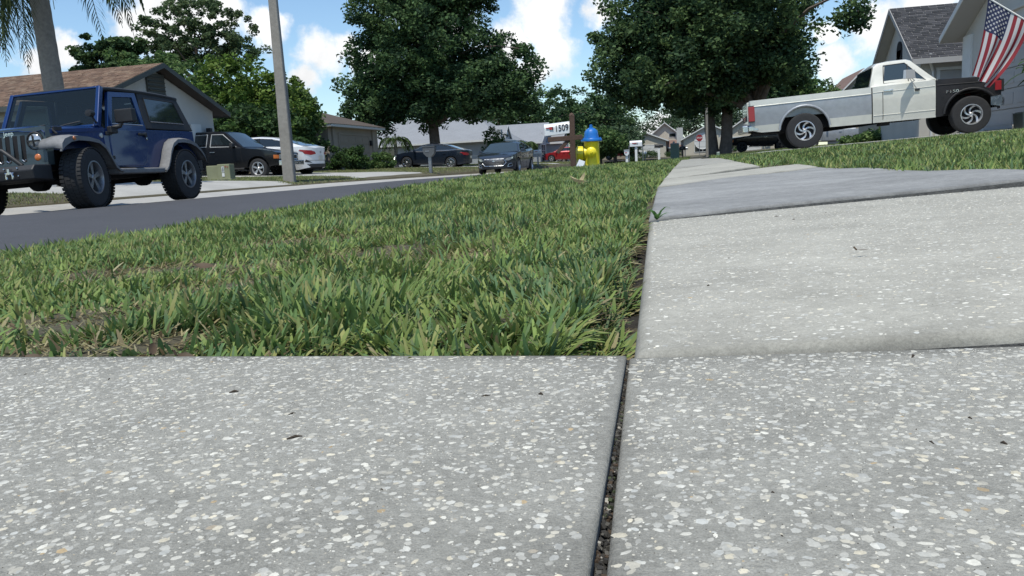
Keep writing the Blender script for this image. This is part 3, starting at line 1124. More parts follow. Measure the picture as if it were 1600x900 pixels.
mb.build('downspout', MT['trim_white'], h)
settle(h, (7.5, 20, .5))
# the upper gable field of the garage is a paler panel
# ------------------------------------------------------------------ vegetation
LEAFP = {
    'oak': [(0.044, 0.087, 0.038), (0.060, 0.113, 0.045), (0.081, 0.146, 0.054), (0.108, 0.175, 0.072), (0.034, 0.067, 0.033)],
    'oak2': [(0.046, 0.090, 0.040), (0.073, 0.124, 0.050), (0.116, 0.180, 0.066), (0.088, 0.143, 0.059), (0.033, 0.065, 0.032)],
    'bright': [(0.077, 0.144, 0.023), (0.108, 0.178, 0.032), (0.055, 0.103, 0.021), (0.147, 0.212, 0.046)],
    'mid': [(0.068, 0.132, 0.040), (0.102, 0.170, 0.056), (0.051, 0.101, 0.034), (0.138, 0.202, 0.072)],
    'pine': [(0.071, 0.116, 0.052), (0.095, 0.146, 0.066), (0.053, 0.089, 0.043), (0.132, 0.178, 0.083)],
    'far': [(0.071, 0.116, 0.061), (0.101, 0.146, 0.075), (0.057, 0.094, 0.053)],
    'shrub': [(0.050, 0.098, 0.033), (0.080, 0.145, 0.040), (0.035, 0.066, 0.025)],
}


def leaf_cloud(centers, radii, per, size, pal, rg, flat=.8, long=1.7, jitter=1.):
    """arrays for leaf quads (folded rhombus = 2 triangles) around cluster centres"""
    cen = np.repeat(centers, per, axis=0)
    rad = np.repeat(radii, per)
    n = len(cen)
    d = rg.normal(size=(n, 3))
    d /= np.linalg.norm(d, axis=1)[:, None]
    rr = rad * rg.random(n) ** .45
    p = cen + d * rr[:, None] * np.array([1, 1, flat])
    # leaf frames
    a = rg.normal(size=(n, 3))
    a[:, 2] *= .6
    a /= np.linalg.norm(a, axis=1)[:, None]
    nn = rg.normal(size=(n, 3)) + np.array([0, 0, .8])
    b = np.cross(nn, a)
    b /= np.linalg.norm(b, axis=1)[:, None] + 1e-9
    s = size * rg.uniform(.6, 1.35, n)[:, None]
    v0 = p - a * s * long * .5
    v1 = p + b * s * .5
    v2 = p + a * s * long * .5
    v3 = p - b * s * .5
    up = np.cross(a, b) * s * .16
    V = np.stack([v0, v1 + up, v2, v3 + up], 1).reshape(-1, 3)
    idx = np.arange(n * 4).reshape(n, 4)
    Lp = idx.ravel()
    pal = np.array(pal)
    # clump tone: whole clusters lean to one of the greens
    cl = np.repeat(rg.integers(0, len(pal), len(centers)), per)
    own = rg.integers(0, len(pal), n)
    pick = np.where(rg.random(n) < .6, cl, own)
    c = pal[pick] * rg.uniform(.75, 1.25, n)[:, None]
    C = np.repeat(c, 4, axis=0)
    return V, Lp, np.full(n, 4), C


def limb(mb, a, b, r0v, r1v, rg, sag=.12, n=5, k=7):
    a, b = Vector(a), Vector(b)
    Ln = (b - a).length
    pts = []
    rs = []
    w = Vector(rg.normal(size=3)) * Ln * sag * .3
    for i in range(n + 1):
        t = i / n
        p = a.lerp(b, t) + w * sin(pi * t) + Vector((0, 0, Ln * sag * sin(pi * t)))
        pts.append(p)
        rs.append(r0v * (1 - t) ** 1.0 + r1v * t)
    mb.tube(pts, rs, k)
    return pts


def broad_tree(name, label, base, trunk_h, trunk_r, lobes, pal, leaf, per, nclu, seed, group=None, cl_r=(.5, .9), lean=(0, 0), stems=1, dens_in=.25, cat='tree', extra=None, flat=.75, crownm='leaf'):
    """lobes: list of (dx,dy,z,rx,ry,rz) ellipsoids relative to base; leaf clumps sit near their surfaces"""
    rg = np.random.default_rng(seed)
    root = thing(name, label, cat, base, 0, group)
    tb = MB()
    tops = []
    for s in range(stems):
        off = (0, 0) if stems == 1 else (cos(s * 2.4) * trunk_r * 1.1, sin(s * 2.4) * trunk_r * 1.1)
        top = Vector((lean[0] + off[0] * 1.5, lean[1] + off[1] * 1.5, trunk_h * (1 - .1 * s)))
        pts = [Vector((off[0], off[1], -.25)), Vector((off[0], off[1], .15))] + [Vector((off[0], off[1], 0)).lerp(top, t) + Vector((sin(t * 5 + s) * .06 * trunk_h * .2, 0, 0)) for t in (.3, .6, 1.)]
        tb.tube(pts, [trunk_r * 1.35, trunk_r * 1.05, trunk_r * .92, trunk_r * .85, trunk_r * .8], 12)
        tops.append(top)
    cents, rads = [], []
    vol = np.array([l[3] * l[4] + l[3] * l[5] for l in lobes])
    vol = vol / vol.sum()
    for li, l in enumerate(lobes):
        m = max(3, int(nclu * vol[li]))
        d = rg.normal(size=(m, 3))
        d /= np.linalg.norm(d, axis=1)[:, None]
        ph = rg.uniform(0, 6, 3)
        wob = 1 + .16 * np.sin(d[:, 0] * 4 + ph[0]) * np.cos(d[:, 2] * 5 + ph[1]) + .1 * np.sin(d[:, 1] * 9 + ph[2]) + rg.normal(size=m) * .05
        inn = rg.random(m) < dens_in
        rr = np.where(inn, rg.uniform(.2, .75, m), wob * rg.uniform(.82, 1.0, m))
        c = np.stack([l[0] + d[:, 0] * rr * l[3], l[1] + d[:, 1] * rr * l[4], l[2] + d[:, 2] * rr * l[5]], 1)
        cents.append(c)
        rads.append(rg.uniform(cl_r[0], cl_r[1], m))
    cents = np.concatenate(cents)
    rads = np.concatenate(rads)
    # limbs to lobes, branches to clusters
    for li, l in enumerate(lobes):
        if l[4] <= 1.0 and l[3] < 1.0:
            continue
        tp = tops[li % len(tops)]
        tgt = Vector((l[0], l[1], l[2] - l[5] * .1))
        pts = limb(tb, tp - Vector((0, 0, .2)), tgt, trunk_r * .55, trunk_r * .16, rg, .1, 5, 8)
        sel = rg.choice(len(cents), 9, replace=False)
        for j in sel:
            c = Vector(cents[j])
            if (c - tgt).length < max(l[3:6]) * 1.3:
                limb(tb, pts[rg.integers(2, 5)], c, trunk_r * .2, .025, rg, .1, 4, 5)
    if extra:
        extra(tb, rg)
    tb.build('trunk', MT['bark'] if name != 'palm_tree' else MT['palm_bark'], root, smooth=60)
    V, Lp, S, C = leaf_cloud(cents, rads, per, leaf, LEAFP[pal], rg, flat=flat)
    o = np_obj('crown', V, Lp, S, MT['leaf'], root, cols=C)
    return root


def gz(x, y):
    return float(ground_z(x, y))


# big oak across the street
broad_tree('oak_tree', 'huge dark spreading oak with thick trunk rising behind the black sedan', (-16.9, 52.6, .42), 3.0, .42,
           [(0, 0, 7.0, 5.2, 5, 3.8), (-3.0, -.5, 5.8, 3.0, 3.4, 2.9), (3.2, .5, 6.1, 3.9, 3.5, 2.8), (-1.0, 0, 10.4, 4.0, 4, 2.6), (1.6, 1, 11.2, 3.4, 3.4, 2.2), (-3.5, -1.5, 3.9, 2.0, 2.4, 1.4), (5.2, 0, 5.0, 2.3, 2.2, 2.0), (-.8, -1, 4.5, 3.6, 3, 1.3), (2.6, -1, 4.2, 3.0, 2.6, 1.3)],
           'oak', .15, 115, 900, 41, cl_r=(.5, .95), dens_in=.42)
# near right oak, its trunk behind the bed of the pickup
def arch_branch(tb, rg):
    tb.tube([(-1.5, -2, 5.2), (-.3, -3, 6.2), (.6, -3.6, 6.5), (1.2, -4, 6.3), (1.6, -4, 5.7)], [.09, .07, .05, .035, .02], 6)
broad_tree('oak_tree', 'wide dark oak overhanging the sidewalk behind the tail of the pickup', (5.5, 42, .26), 2.1, .34,
           [(-5.3, 0, 5.3, 4.2, 4, 2.5), (-2.8, -.5, 6.6, 3.3, 3.6, 2.6), (-7.9, 0, 4.8, 2.7, 3, 2.0), (-4.7, 1, 8.2, 3.9, 3.8, 2.4), (-1.4, -.5, 5.2, 1.5, 2.0, 1.5), (-7.3, 1, 7.0, 2.6, 2.6, 1.9), (1.6, -4, 5.5, .85, 1, .6), (-6.7, 0, 3.7, 3.0, 2.4, 1.1), (-3.6, -.5, 4.0, 2.6, 2.2, 1.2), (-1.3, -1, 4.3, 1.6, 1.8, 1.0)],
           'oak2', .125, 115, 980, 42, cl_r=(.42, .85), dens_in=.42, lean=(-2.3, 0), extra=arch_branch)
broad_tree('oak_tree', 'twin-trunked oak standing beside the far sidewalk beyond the stop sign', (1.9, 61, .2), 3.6, .46,
           [(0, 0, 6.0, 4.2, 4, 2.4), (-3.4, 0, 5.4, 2.9, 3, 2.0), (3.5, 0, 5.2, 2.8, 3, 1.9), (2.6, -1, 3.7, 1.8, 1.6, 1.0), (0, -1, 4.1, 2.2, 1.8, 1.0), (-2.2, -.5, 3.9, 1.6, 1.6, .8)],
           'oak', .2, 75, 400, 43, cl_r=(.5, .9), stems=2)
# trees in the middle distance, left of the walk
for i, (x, y, hh, r, pal, lab) in enumerate([
    (-12.5, 106, 8.0, 4.8, 'oak', 'dark rounded tree beyond the white box mailbox down the street'),
    (-17.0, 100, 8.0, 5.4, 'oak', 'tall dark tree rising behind the numbered mailbox'),
    (-24.5, 104, 9.0, 5.6, 'mid', 'bushy green tree behind the roof with the white columns'),
    (-8.4, 92, 3.6, 3.0, 'far', 'small many-stemmed street tree above the white box mailbox'),
    (-9.0, 82, 3.3, 2.5, 'mid', 'low green street tree just right of the hydrant cap'),
    (1.0, 145, 8.5, 8.0, 'far', 'hazy far tree filling the end of the street'),
    (14, 140, 9.0, 8.5, 'far', 'hazy far tree behind the far tan gable'),
    (-16, 140, 9.0, 8.5, 'far', 'hazy far tree behind the dark street trees'),
    (-36, 120, 9.0, 8.5, 'oak', 'dark distant tree behind the long grey roof'),
]):
    broad_tree('street_tree', lab, (x, y, gz(x, y)), hh * .35, .22 if hh > 5 else .1,
               [(0, 0, hh * .75, r, r, hh * .38), (r * .5, 0, hh * .62, r * .6, r * .6, hh * .28), (-r * .5, 0, hh * .66, r * .62, r * .6, hh * .3)],
               pal, .24 if y > 90 else .18, 55, 150 if y < 130 else 190, 50 + i, cl_r=(.5, 1.) if r < 7 else (.9, 1.7), stems=1 if r > 3.5 else 3, dens_in=.3)
# bushy growth between the brown and the tan house
for i, (x, y, hh, r, pal, lab) in enumerate([
    (-21.5, 37, 5.3, 2.6, 'bright', 'bright green leafy tree directly behind the concrete utility pole'),
    (-25.0, 38, 5.6, 3.2, 'mid', 'rounded green tree between the black pickup and the gable end'),
    (-19.9, 38.2, 4.2, 1.35, 'mid', 'sagging green tree on the corner of the tan house'),
    (-29.0, 40, 6.8, 3.0, 'mid', 'green tree rising over the ridge of the brown shingle roof'),
    (-20.0, 34.5, 3.0, 2.2, 'shrub', 'dark low tree behind the cab of the black pickup'),
]):
    broad_tree('yard_tree', lab, (x, y, gz(x, y)), hh * .3, .12,
               [(0, 0, hh * .72, r, r, hh * .3), (r * .5, 0, hh * .45, r * .7, r * .7, hh * .34), (-r * .5, .3, hh * .5, r * .7, r * .7, hh * .36)],
               pal, .13, 75, 190, 70 + i, cl_r=(.3, .6), stems=2, dens_in=.3)
# layered dark tree left of the pine
broad_tree('layered_tree', 'dark flat-layered tree left of the tall pine above the brown roof', (-33.4, 42, .6), 4.0, .16,
           [(0, 0, 7.4, 1.5, 1.5, .8), (1.2, 0, 6.4, 1.8, 1.4, .6), (-1.2, 0, 6.3, 1.2, 1.2, .5), (1.6, 0, 7.7, 1.0, 1, .5), (2.8, 0, 5.9, 1.9, 1.3, .8)], 'oak2', .16, 85, 150, 81, cl_r=(.3, .55), dens_in=.3, flat=.5)
# tall pine
def pine(tb, rg):
    for k in range(26):
        a = rg.uniform(0, 2 * pi)
        z = rg.uniform(7.5, 12.5)
        r = rg.uniform(2.0, 5.0)
        tb.tube([(0, 0, z - 2.6), (cos(a) * r * .5, sin(a) * r * .5, z - 1.2), (cos(a) * r, sin(a) * r, z)], [.16, .09, .03], 5)
broad_tree('pine_tree', 'tall round-topped pine with open branches showing sky', (-42.8, 66, .6), 8.0, .25,
           [(0, 0, 12.8, 4.9, 4.4, 3.0), (3.6, 0, 10.9, 2.6, 2.2, 1.5), (-3.0, 0, 11.0, 2.7, 2.4, 1.5)], 'pine', .17, 75, 270, 82, cl_r=(.38, .62), dens_in=.3, extra=pine)
# right background
for i, (x, y, hh, r, pal, lab) in enumerate([
    (8.6, 66, 5.3, 2.4, 'mid', 'feathery green tree between the oak and the pickup cab'),
    (14.8, 60, 6.4, 2.9, 'oak2', 'dark rounded tree behind the cab of the two-tone pickup'),
    (19, 78, 6.6, 4.0, 'far', 'far tree between the cab roof and the grey gable'),
    (12, 96, 6.5, 4.5, 'mid', 'tall yard tree far behind the pickup bed'),
]):
    broad_tree('yard_tree', lab, (x, y, gz(x, y)), hh * .4, .13,
               [(0, 0, hh * .72, r, r, hh * .3), (r * .5, 0, hh * .55, r * .6, r * .6, hh * .28), (-r * .5, .3, hh * .55, r * .6, r * .6, hh * .26)],
               pal, .17, 55, 130, 90 + i, cl_r=(.35, .7), stems=2, dens_in=.3)

# bare twigs beyond the leafy trees
for (x, y, z, s, lab) in ((-25.5, 40, 4.6, 2.4, 'bare grey dead branches sticking up right of the utility pole'), (-31.5, 38, 4.8, 2.6, 'bare dead twigs showing between the layered tree and the pine')):
    rg = np.random.default_rng(int(abs(x)))
    root = thing('dead_tree', lab, 'tree', (x, y, gz(x, y)))
    tb = MB()
    tb.tube([(0, 0, -.2), (.1, 0, z * .5), (0, 0, z)], [.1, .08, .06], 7)
    for k in range(16):
        a = rg.uniform(-1.3, 1.3)
        l = rg.uniform(.5, 1.) * s * .6
        b = Vector((0, 0, z * rg.uniform(.75, 1.)))
        m = b + Vector((sin(a) * l * .5, rg.uniform(-.3, .3), cos(a) * l * .5))
        e_ = b + Vector((sin(a * 1.3) * l, rg.uniform(-.5, .5), cos(a) * l))
        tb.tube([b, m, e_], [.035, .02, .008], 4)
        for q in range(2):
            aa = a + rg.uniform(-.8, .8)
            tb.tube([m, m + Vector((sin(aa), 0, cos(aa))) * l * .5], [.015, .006], 4)
    tb.build('trunk', MT['bark'], root)


# shrubs
def shrub(name, label, x, y, r, h, pal='shrub', seed=0, per=90, n=40, leaf=.07, cat='shrub', boxy=False):
    rg = np.random.default_rng(200 + seed)
    root = thing(name, label, cat, (x, y, gz(x, y)))
    d = rg.normal(size=(n, 3))
    d[:, 2] = np.abs(d[:, 2])
    d /= np.linalg.norm(d, axis=1)[:, None] if not boxy else np.abs(d).max(1)[:, None]
    rr = rg.uniform(.45, .95, n)
    c = np.stack([d[:, 0] * rr * r, d[:, 1] * rr * r, d[:, 2] * rr * h * .85 + h * .08], 1)
    tb = MB()
    for k in range(7):
        tb.tube([(0, 0, -.05), tuple(c[k] * .5), tuple(c[k])], [.03, .02, .008], 5)
    tb.build('stem', MT['bark'], root)
    V, Lp, S, C = leaf_cloud(c, np.full(n, r * .26), per, leaf, LEAFP[pal], rg)
    np_obj('foliage', V, Lp, S, MT['leaf'], root, cols=C)
    return root


shrub('clipped_shrub', 'dark green clipped round shrub in front of the tan garage door', -17.2, 39.0, 1.0, 1.35, 'shrub', 1, 150, 60, boxy=True)
shrub('shrub', 'bushy mid-green shrub between the tan garage and the black sedan', -17.3, 43.6, .85, 1.1, 'mid', 2, 110, 45)
shrub('young_tree', 'thin leafy sapling with open branches beside the black sedan taillight', -13.4, 55.5, 1.3, 3.0, 'mid', 3, 26, 60, .13)
shrub('shrub', 'yellow-green bush by the small white mailbox near the moving grey car', -11.6, 57.5, .5, 1.3, 'bright', 4, 60, 30)
shrub('shrub', 'low dark shrub beside the small far white garage', -2.2, 108, 1.2, 1.1, 'shrub', 5, 60, 40)
shrub('hedge', 'dark clipped hedge under the garage of the far cream house', -5.4, 107.5, 1.5, 1.0, 'shrub', 6, 60, 40, cat='hedge')
shrub('shrub', 'dark shrub at the corner of the far tan house', 4.8, 99.5, .9, 1.5, 'shrub', 7, 60, 40)
shrub('shrub', 'low green shrub glimpsed beneath the middle of the pickup bed', 6.6, 33.5, 1.0, .45, 'mid', 8, 70, 40)
shrub('shrub', 'yellowing low bush glimpsed beneath the pickup door', 8.2, 36, 1.2, .5, 'mid', 9, 70, 40)
shrub('shrub', 'dark shrub beside the far white box mailbox post', -6.1, 96, 1.3, 1.6, 'shrub', 10, 60, 40)


# palms: trunk and separate fronds
def frond(name, Ln, az, rise, droop, root, nl=44, ll=.55, wid=.032, seed=0, col=None, hs=1.0, base=(0, 0, 0), hang=.7):
    rg = np.random.default_rng(seed)
    V, Lp, S, C = [], [], [], []
    pts = []
    for i in range(17):
        t = i / 16
        r = Ln * (t - .16 * t ** 3) * hs
        z = rise * Ln * t - droop * Ln * t ** 2
        pts.append(Vector((base[0] + cos(az) * r * (1 - .12 * t * droop), base[1] + sin(az) * r * (1 - .12 * t * droop), base[2] + z)))
    mb = MB()
    mb.col = (.09, .11, .04)
    mb.tube(pts, [.022 * (1 - .85 * i / 16) + .003 for i in range(17)], 5)
    sd_ = Vector((-sin(az), cos(az), 0))
    for i in range(nl):
        t = .14 + .86 * i / nl
        f = t * 16
        k = min(15, int(f))
        p = pts[k].lerp(pts[k + 1], f - k)
        tan_ = (pts[k + 1] - pts[k]).normalized()
        l = ll * (sin(pi * min(1, t * .92 + .1)) ** .6) * rg.uniform(.85, 1.1)
        for s_ in (-1, 1):
            dr = (sd_ * s_ * rg.uniform(.55, .9) + tan_ * .55 + Vector((0, 0, rg.uniform(-.25, .2)))).normalized()
            w = Vector((0, 0, 1)).cross(dr).normalized() * wid * .5
            m_ = p + dr * l * .55 + Vector((0, 0, -hang * l * .18))
            e_ = p + dr * l * .86 + Vector((0, 0, -hang * l * .62))
            c = np.array(col or (.05, .075, .03)) * rg.uniform(.7, 1.3)
            mb.col = tuple(c)
            mb.add([p - w * .5, p + w * .5, m_ + w, m_ - w, e_], [(0, 1, 2, 3), (3, 2, 4)])
    return mb.build(name, MT['leaf'], root)


root = thing('palm_tree', 'tall palm with smooth grey trunk leaning slightly behind the blue off-roader', 'palm', (-14.08, 16.05, .42))
tb = MB()
pts, rs = [], []
for i in range(30):
    t = i / 29
    z = -.2 + t * 5.6
    pts.append((-.5 * t * 0 - .16 * t, 0, z))
    rs.append((.235 - .055 * t) * (1 + .03 * (i % 2)) + .06 * max(0, .1 - t) * 10 * .5)
tb.tube(pts, rs, 14)
tb.build('trunk', MT['palm_bark'], root, smooth=60)
tb = MB()
tb.tube([(-.16, 0, 5.35), (-.16, 0, 5.7), (-.16, 0, 6.3)], [.17, .16, .05], 12)
tb.build('crown_shaft', mat('palm_crownshaft', (.12, .15, .06), .5), root, smooth=60)
prg = np.random.default_rng(17)
for k in range(17):
    az = k * 2.39996 + .4
    rise = prg.uniform(.25, .9)
    frond('frond', prg.uniform(2.7, 3.3), az, rise, rise + prg.uniform(.45, .95), root, 46, .62, .034, seed=300 + k, base=(-.16, 0, 5.9), hang=.9)
# older fronds hanging down around the trunk
for k, (az_, hs_, dr_, ln_) in enumerate([(-62, .6, .95, 3.0), (-72, .7, .9, 3.0), (-88, .6, 1.0, 3.0), (150, .8, .95, 2.9), (165, .7, 1.0, 3.0), (140, .9, .8, 2.8), (195, .42, .95, 3.0), (-100, .5, .85, 2.8), (225, .36, .9, 3.0), (175, .25, 1.05, 3.1), (20, 1.0, .5, 3.0), (-15, .95, .5, 2.8), (40, .8, .5, 2.8)]):
    frond('frond', ln_, radians(az_), .12, .12 + dr_, root, 54, .66, .032, seed=350 + k, base=(-.16, 0, 5.8), hang=1.1, hs=hs_)


def small_palm(label, x, y, h, n, Ln, seed, name='palm_tree'):
    root = thing(name, label, 'palm', (x, y, gz(x, y)))
    tb = MB()
    tb.tube([(0, 0, -.1), (0, 0, h * .5), (0, 0, h)], [.14, .11, .1], 9)
    tb.build('trunk', MT['palm_bark'], root, smooth=60)
    rg = np.random.default_rng(seed)
    for k in range(n):
        az = k * 2.4
        rise = rg.uniform(.5, 1.1)
        frond('frond', Ln * rg.uniform(.8, 1.1), az, rise, rise + rg.uniform(.2, .6), root, 18, Ln * .28, .07, seed=seed + k, base=(0, 0, h), col=(.06, .1, .035))
    return root


small_palm('short palm with arching fronds at the right end of the tan garage', -18.6, 49.6, 1.7, 12, 1.6, 500)
small_palm('feathery rounded palm beside the gable of the white-columned house', -15.0, 74.0, 1.7, 22, 1.8, 540)

# planter with an upright tropical plant by the garage
root = thing('planter', 'square dark planter box in front of the grey garage door', 'planter', (6.95, 19.0, .53))
mb = MB()
mb.box((0, 0, .15), (.5, .5, .34), taper=(1.08, 1.08))
mb.build('pot', mat('dark_green_planter', (.03, .045, .045), .5, noise=[(5, .2, 4)]), root, bevel=.01)
mb = MB()
mb.bb(-.24, .24, -.24, .24, .3, .335)
mb.build('rim', MT['black'], root)
root = thing('potted_plant', 'tropical plant with long glossy leaves growing from the dark planter', 'plant', (6.95, 19.0, .84))
mb = MB()
for (dx, dy, hh) in ((0, 0, 1.0), (.05, .06, .75), (-.05, .02, .85)):
    mb.tube([(dx, dy, -.02), (dx * 1.5, dy, hh * .5), (dx * 2.2, dy, hh)], [.022, .02, .015], 7)
mb.build('stem', mat('plant_stem', (.12, .1, .06), .8), root)
prg = np.random.default_rng(8)
for k in range(22):
    az = k * 2.4
    el = prg.uniform(-.2, 1.1)
    l = prg.uniform(.35, .5)
    mb = MB()
    mb.col = tuple(np.array((.07, .13, .04)) * prg.uniform(.7, 1.3))
    rows = []
    for i in range(7):
        t = i / 6
        w = .055 * sin(pi * min(1, t * .9 + .08)) ** .8
        r = l * t * cos(el) + .02
        z = l * (t * sin(el) - .55 * t * t) + prg.uniform(0, .001)
        c = Vector((cos(az) * r, sin(az) * r, z))
        s_ = Vector((-sin(az), cos(az), 0))
        rows.append([c - s_ * w, c + Vector((0, 0, -.012)), c + s_ * w])
    mb.grid(rows)
    mb.build('leaf', MT['leaf'], root, loc=((.0, .1, -.1)[k % 3] * 1, 0, (1.0, .75, .85)[k % 3]), smooth=60)

# ------------------------------------------------------------------ vehicles


def interp(tab, x):
    return float(np.interp(x, [p[0] for p in tab], [p[1] for p in tab]))


class Car:
    """body skin from side profiles; local +x forward, +y left"""

    def __init__(s, root, low, belt, Wd, axles, R, ra, nose=(.5, 2.6), tail=(.45, 2.8), roof=None, k=.42, bulge=.06, arch_z=None):
        s.root, s.low, s.belt, s.Wd, s.axles, s.R, s.ra = root, low, belt, Wd, axles, R, ra
        s.xr, s.xf = belt[0][0], belt[-1][0]
        s.nose, s.tail, s.roof, s.k, s.bulge = nose, tail, roof, k, bulge
        s.az = arch_z or R

    def W(s, x):
        w = interp(s.Wd, x)
        for (xe, Ln, n) in ((s.xf - s.nose[0], s.nose[0], s.nose[1]), (s.xr + s.tail[0], -s.tail[0], s.tail[1])):
            t = (x - xe) / Ln
            if t > 0:
                w *= max(0, 1 - min(1, t) ** n) ** (1 / n)
        return w

    def nose_x(s, y, end):
        Ln, n = s.nose if end > 0 else s.tail
        xe = s.xf - Ln if end > 0 else s.xr + Ln
        w = interp(s.Wd, xe)
        t = min(1, abs(y) / w)
        return xe + end * Ln * (1 - t ** n) ** (1 / n)

    def zl(s, x):
        z = interp(s.low, x)
        for a in s.axles:
            d = abs(x - a)
            if d < s.ra:
                z = max(z, s.az + sqrt(s.ra ** 2 - d * d))
        return z

    def zb(s, x):
        return interp(s.belt, x)

    def y(s, x, z):
        """half width of lower body or glasshouse at a height"""
        zb = s.zb(x)
        w = s.W(x)
        if z <= zb + 1e-6:
            z0 = interp(s.low, x)
            t = (z - z0) / max(.05, zb - z0)
            return w * (1 - s.bulge * (1.15 * max(0, 1 - t) ** 2.2 + .9 * max(0, t - .55) ** 1.6))
        return s.y(x, zb) - .03 - s.k * (z - zb)

    def stations(s, x0, x1, st=.05):
        xs = list(np.arange(x0, x1, st)) + [x1]
        for e_, sg in ((s.xf, -1), (s.xr, 1)):
            xs += [e_ + sg * d for d in (.002, .008, .02, .035)]
        for a in s.axles:
            xs += [a - s.ra + .001, a + s.ra - .001, a - s.ra - .003, a + s.ra + .003] + [a + s.ra * q for q in (-.97, -.9, -.8, .8, .9, .97)]
        return sorted(set(round(x, 4) for x in xs if x0 <= x <= x1))

    def skin(s, name, mt, x0=None, x1=None, lo=None, hi=None, rows=8, off=0., cap=True, top=False, flange=.09, parent=None, crown=.02, smooth_=35):
        x0 = s.xr if x0 is None else x0
        x1 = s.xf if x1 is None else x1
        xs = s.stations(x0, x1)
        mb = MB()
        for sg in (1, -1):
            R_ = []
            if not top and sg == -1:
                mb.build(name, mt, parent or s.root, smooth=smooth_)
                mb = MB()
            for x in xs:
                a = max(s.zl(x), lo(x) if lo else -9)
                b = hi(x) if hi else s.zb(x)
                a = min(a, b - .004)
                col = [(x, sg * (s.y(x, a) + off - flange), a), (x, sg * (s.y(x, a) + off), a)] if flange else [(x, sg * (s.y(x, a) + off), a)]
                for i in range(1, rows + 1):
                    z = a + (b - a) * i / rows
                    col.append((x, sg * (s.y(x, z) + off), z))
                R_.append(col)
            mb.grid(R_)
        if top:
            R_ = []
            for x in xs:
                z = s.zb(x)
                w = s.y(x, z)
                R_.append([(x, w * q, z + crown * (1 - q * q) * min(1, w / .5)) for q in np.linspace(1, -1, 11)])
            mb.grid(R_)
        return mb.build(name, mt, parent or s.root, smooth=smooth_)

    def glasshouse(s, mt, name='cabin', x0=None, x1=None, crown=.03):
        rf = s.roof
        x0 = rf[0][0] if x0 is None else x0
        x1 = rf[-1][0] if x1 is None else x1
        xs = sorted(set(list(np.round(np.arange(x0, x1, .06), 3)) + [round(p[0], 3) for p in rf] + [x1]))
        mb = MB()
        R_ = []
        for x in xs:
            zb = s.zb(x) - .01
            zr = max(interp(rf, x), zb + .012)
            h = zr - zb
            c = min(.05, h * .4)
            col = []
            for i in range(4):
                z = zb + (h - c) * i / 3
                col.append((s.y(x, z), z))
            ye = s.y(x, zr - c)
            col += [(ye - c * .35, zr - c * .35), (ye - c * 1.1, zr)]
            yl = col[-1][0]
            half = [(x, q[0], q[1]) for q in col] + [(x, yl * q, zr + crown * (1 - q * q) * min(1, h / .3)) for q in (.66, .33)]
            R_.append(half + [(x, 0, zr + crown * min(1, h / .3))] + [(x, -p[1], p[2]) for p in half[::-1]])
        mb.grid(R_)
        return mb.build(name, mt, s.root, smooth=35)

    def side_glass(s, poly, name, mt, sides=(1, -1), off=.006, parent=None, nx=8, rim=True):
        xs0, xs1 = min(p[0] for p in poly), max(p[0] for p in poly)
        out = None
        for sg in sides:
            mb = MB()
            R_ = []
            for x in np.linspace(xs0 + .002, xs1 - .002, nx * 2):
                zs = []
                for i in range(len(poly)):
                    (ax, az), (bx, bz) = poly[i], poly[(i + 1) % len(poly)]
                    if (ax - x) * (bx - x) <= 0 and ax != bx:
                        zs.append(az + (bz - az) * (x - ax) / (bx - ax))
                if len(zs) < 2:
                    continue
                a, b = min(zs), max(zs)
                R_.append([(x, sg * (s.y(x, a + (b - a) * q) + off), a + (b - a) * q) for q in (0, .33, .66, 1)])
            mb.grid(R_)
            out = mb.build(name, mt, parent or s.root, smooth=60)
            if rim:
                m2 = MB()
                loop = [(p[0], sg * (s.y(p[0], p[1]) + off), p[1]) for p in poly]
                m2.tube(loop + [loop[0]], .011 if rim is not MT['bright_trim'] else .02, 5)
                m2.build('seal', rim if not isinstance(rim, bool) else MT['black'], out)
        return out

    def side_line(s, pts, r=.005, sides=(1, -1), mt=None, name='door_seam', off=.0, parent=None):
        o = None
        for sg in sides:
            mb = MB()
            P = []
            for (a, b) in zip(pts[:-1], pts[1:]):
                n = max(1, int(hypot(b[0] - a[0], b[1] - a[1]) / .12))
                P += [(a[0] + (b[0] - a[0]) * i / n, a[1] + (b[1] - a[1]) * i / n) for i in range(n)]
            P.append(pts[-1])
            mb.tube([(p[0], sg * (s.y(*p) + off), p[1]) for p in P], r, 5)
            o = mb.build(name, mt or MT['dark'], parent or s.root)
        return o

    def end_panel(s, poly, end, name, mt, off=.008, parent=None, n=12, mirror=False, rim=None, rim_r=.012):
        o = None
        for ms in ((1, -1) if mirror else (1,)):
            ya, yb = min(p[0] for p in poly), max(p[0] for p in poly)
            mb = MB()
            R_ = []
            for y in np.linspace(ya + .001, yb - .001, n):
                zs = []
                for i in range(len(poly)):
                    (ax, az), (bx, bz) = poly[i], poly[(i + 1) % len(poly)]
                    if (ax - y) * (bx - y) <= 0 and ax != bx:
                        zs.append(az + (bz - az) * (y - ax) / (bx - ax))
                if len(zs) < 2:
                    continue
                a, b = min(zs), max(zs)
                R_.append([(s.front_x(y, z, end) + end * off, y * ms, z) for z in (a, a + (b - a) * .33, a + (b - a) * .66, b)])
            mb.grid(R_)
            if rim is None:
                o = mb.build(name, mt, parent or s.root, smooth=60)
            else:
                o = mb.build(name, mt, parent or s.root, smooth=60)
                m2 = MB()
                P = []
                for i in range(len(poly)):
                    a, b = poly[i], poly[(i + 1) % len(poly)]
                    for q in range(4):
                        yy_, z = a[0] + (b[0] - a[0]) * q / 4, a[1] + (b[1] - a[1]) * q / 4
                        P.append((s.front_x(yy_, z, end) + end * off, yy_ * ms, z))
                P.append(P[0])
                m2.tube(P, rim_r, 6)
                m2.build('surround', rim, o)
        return o

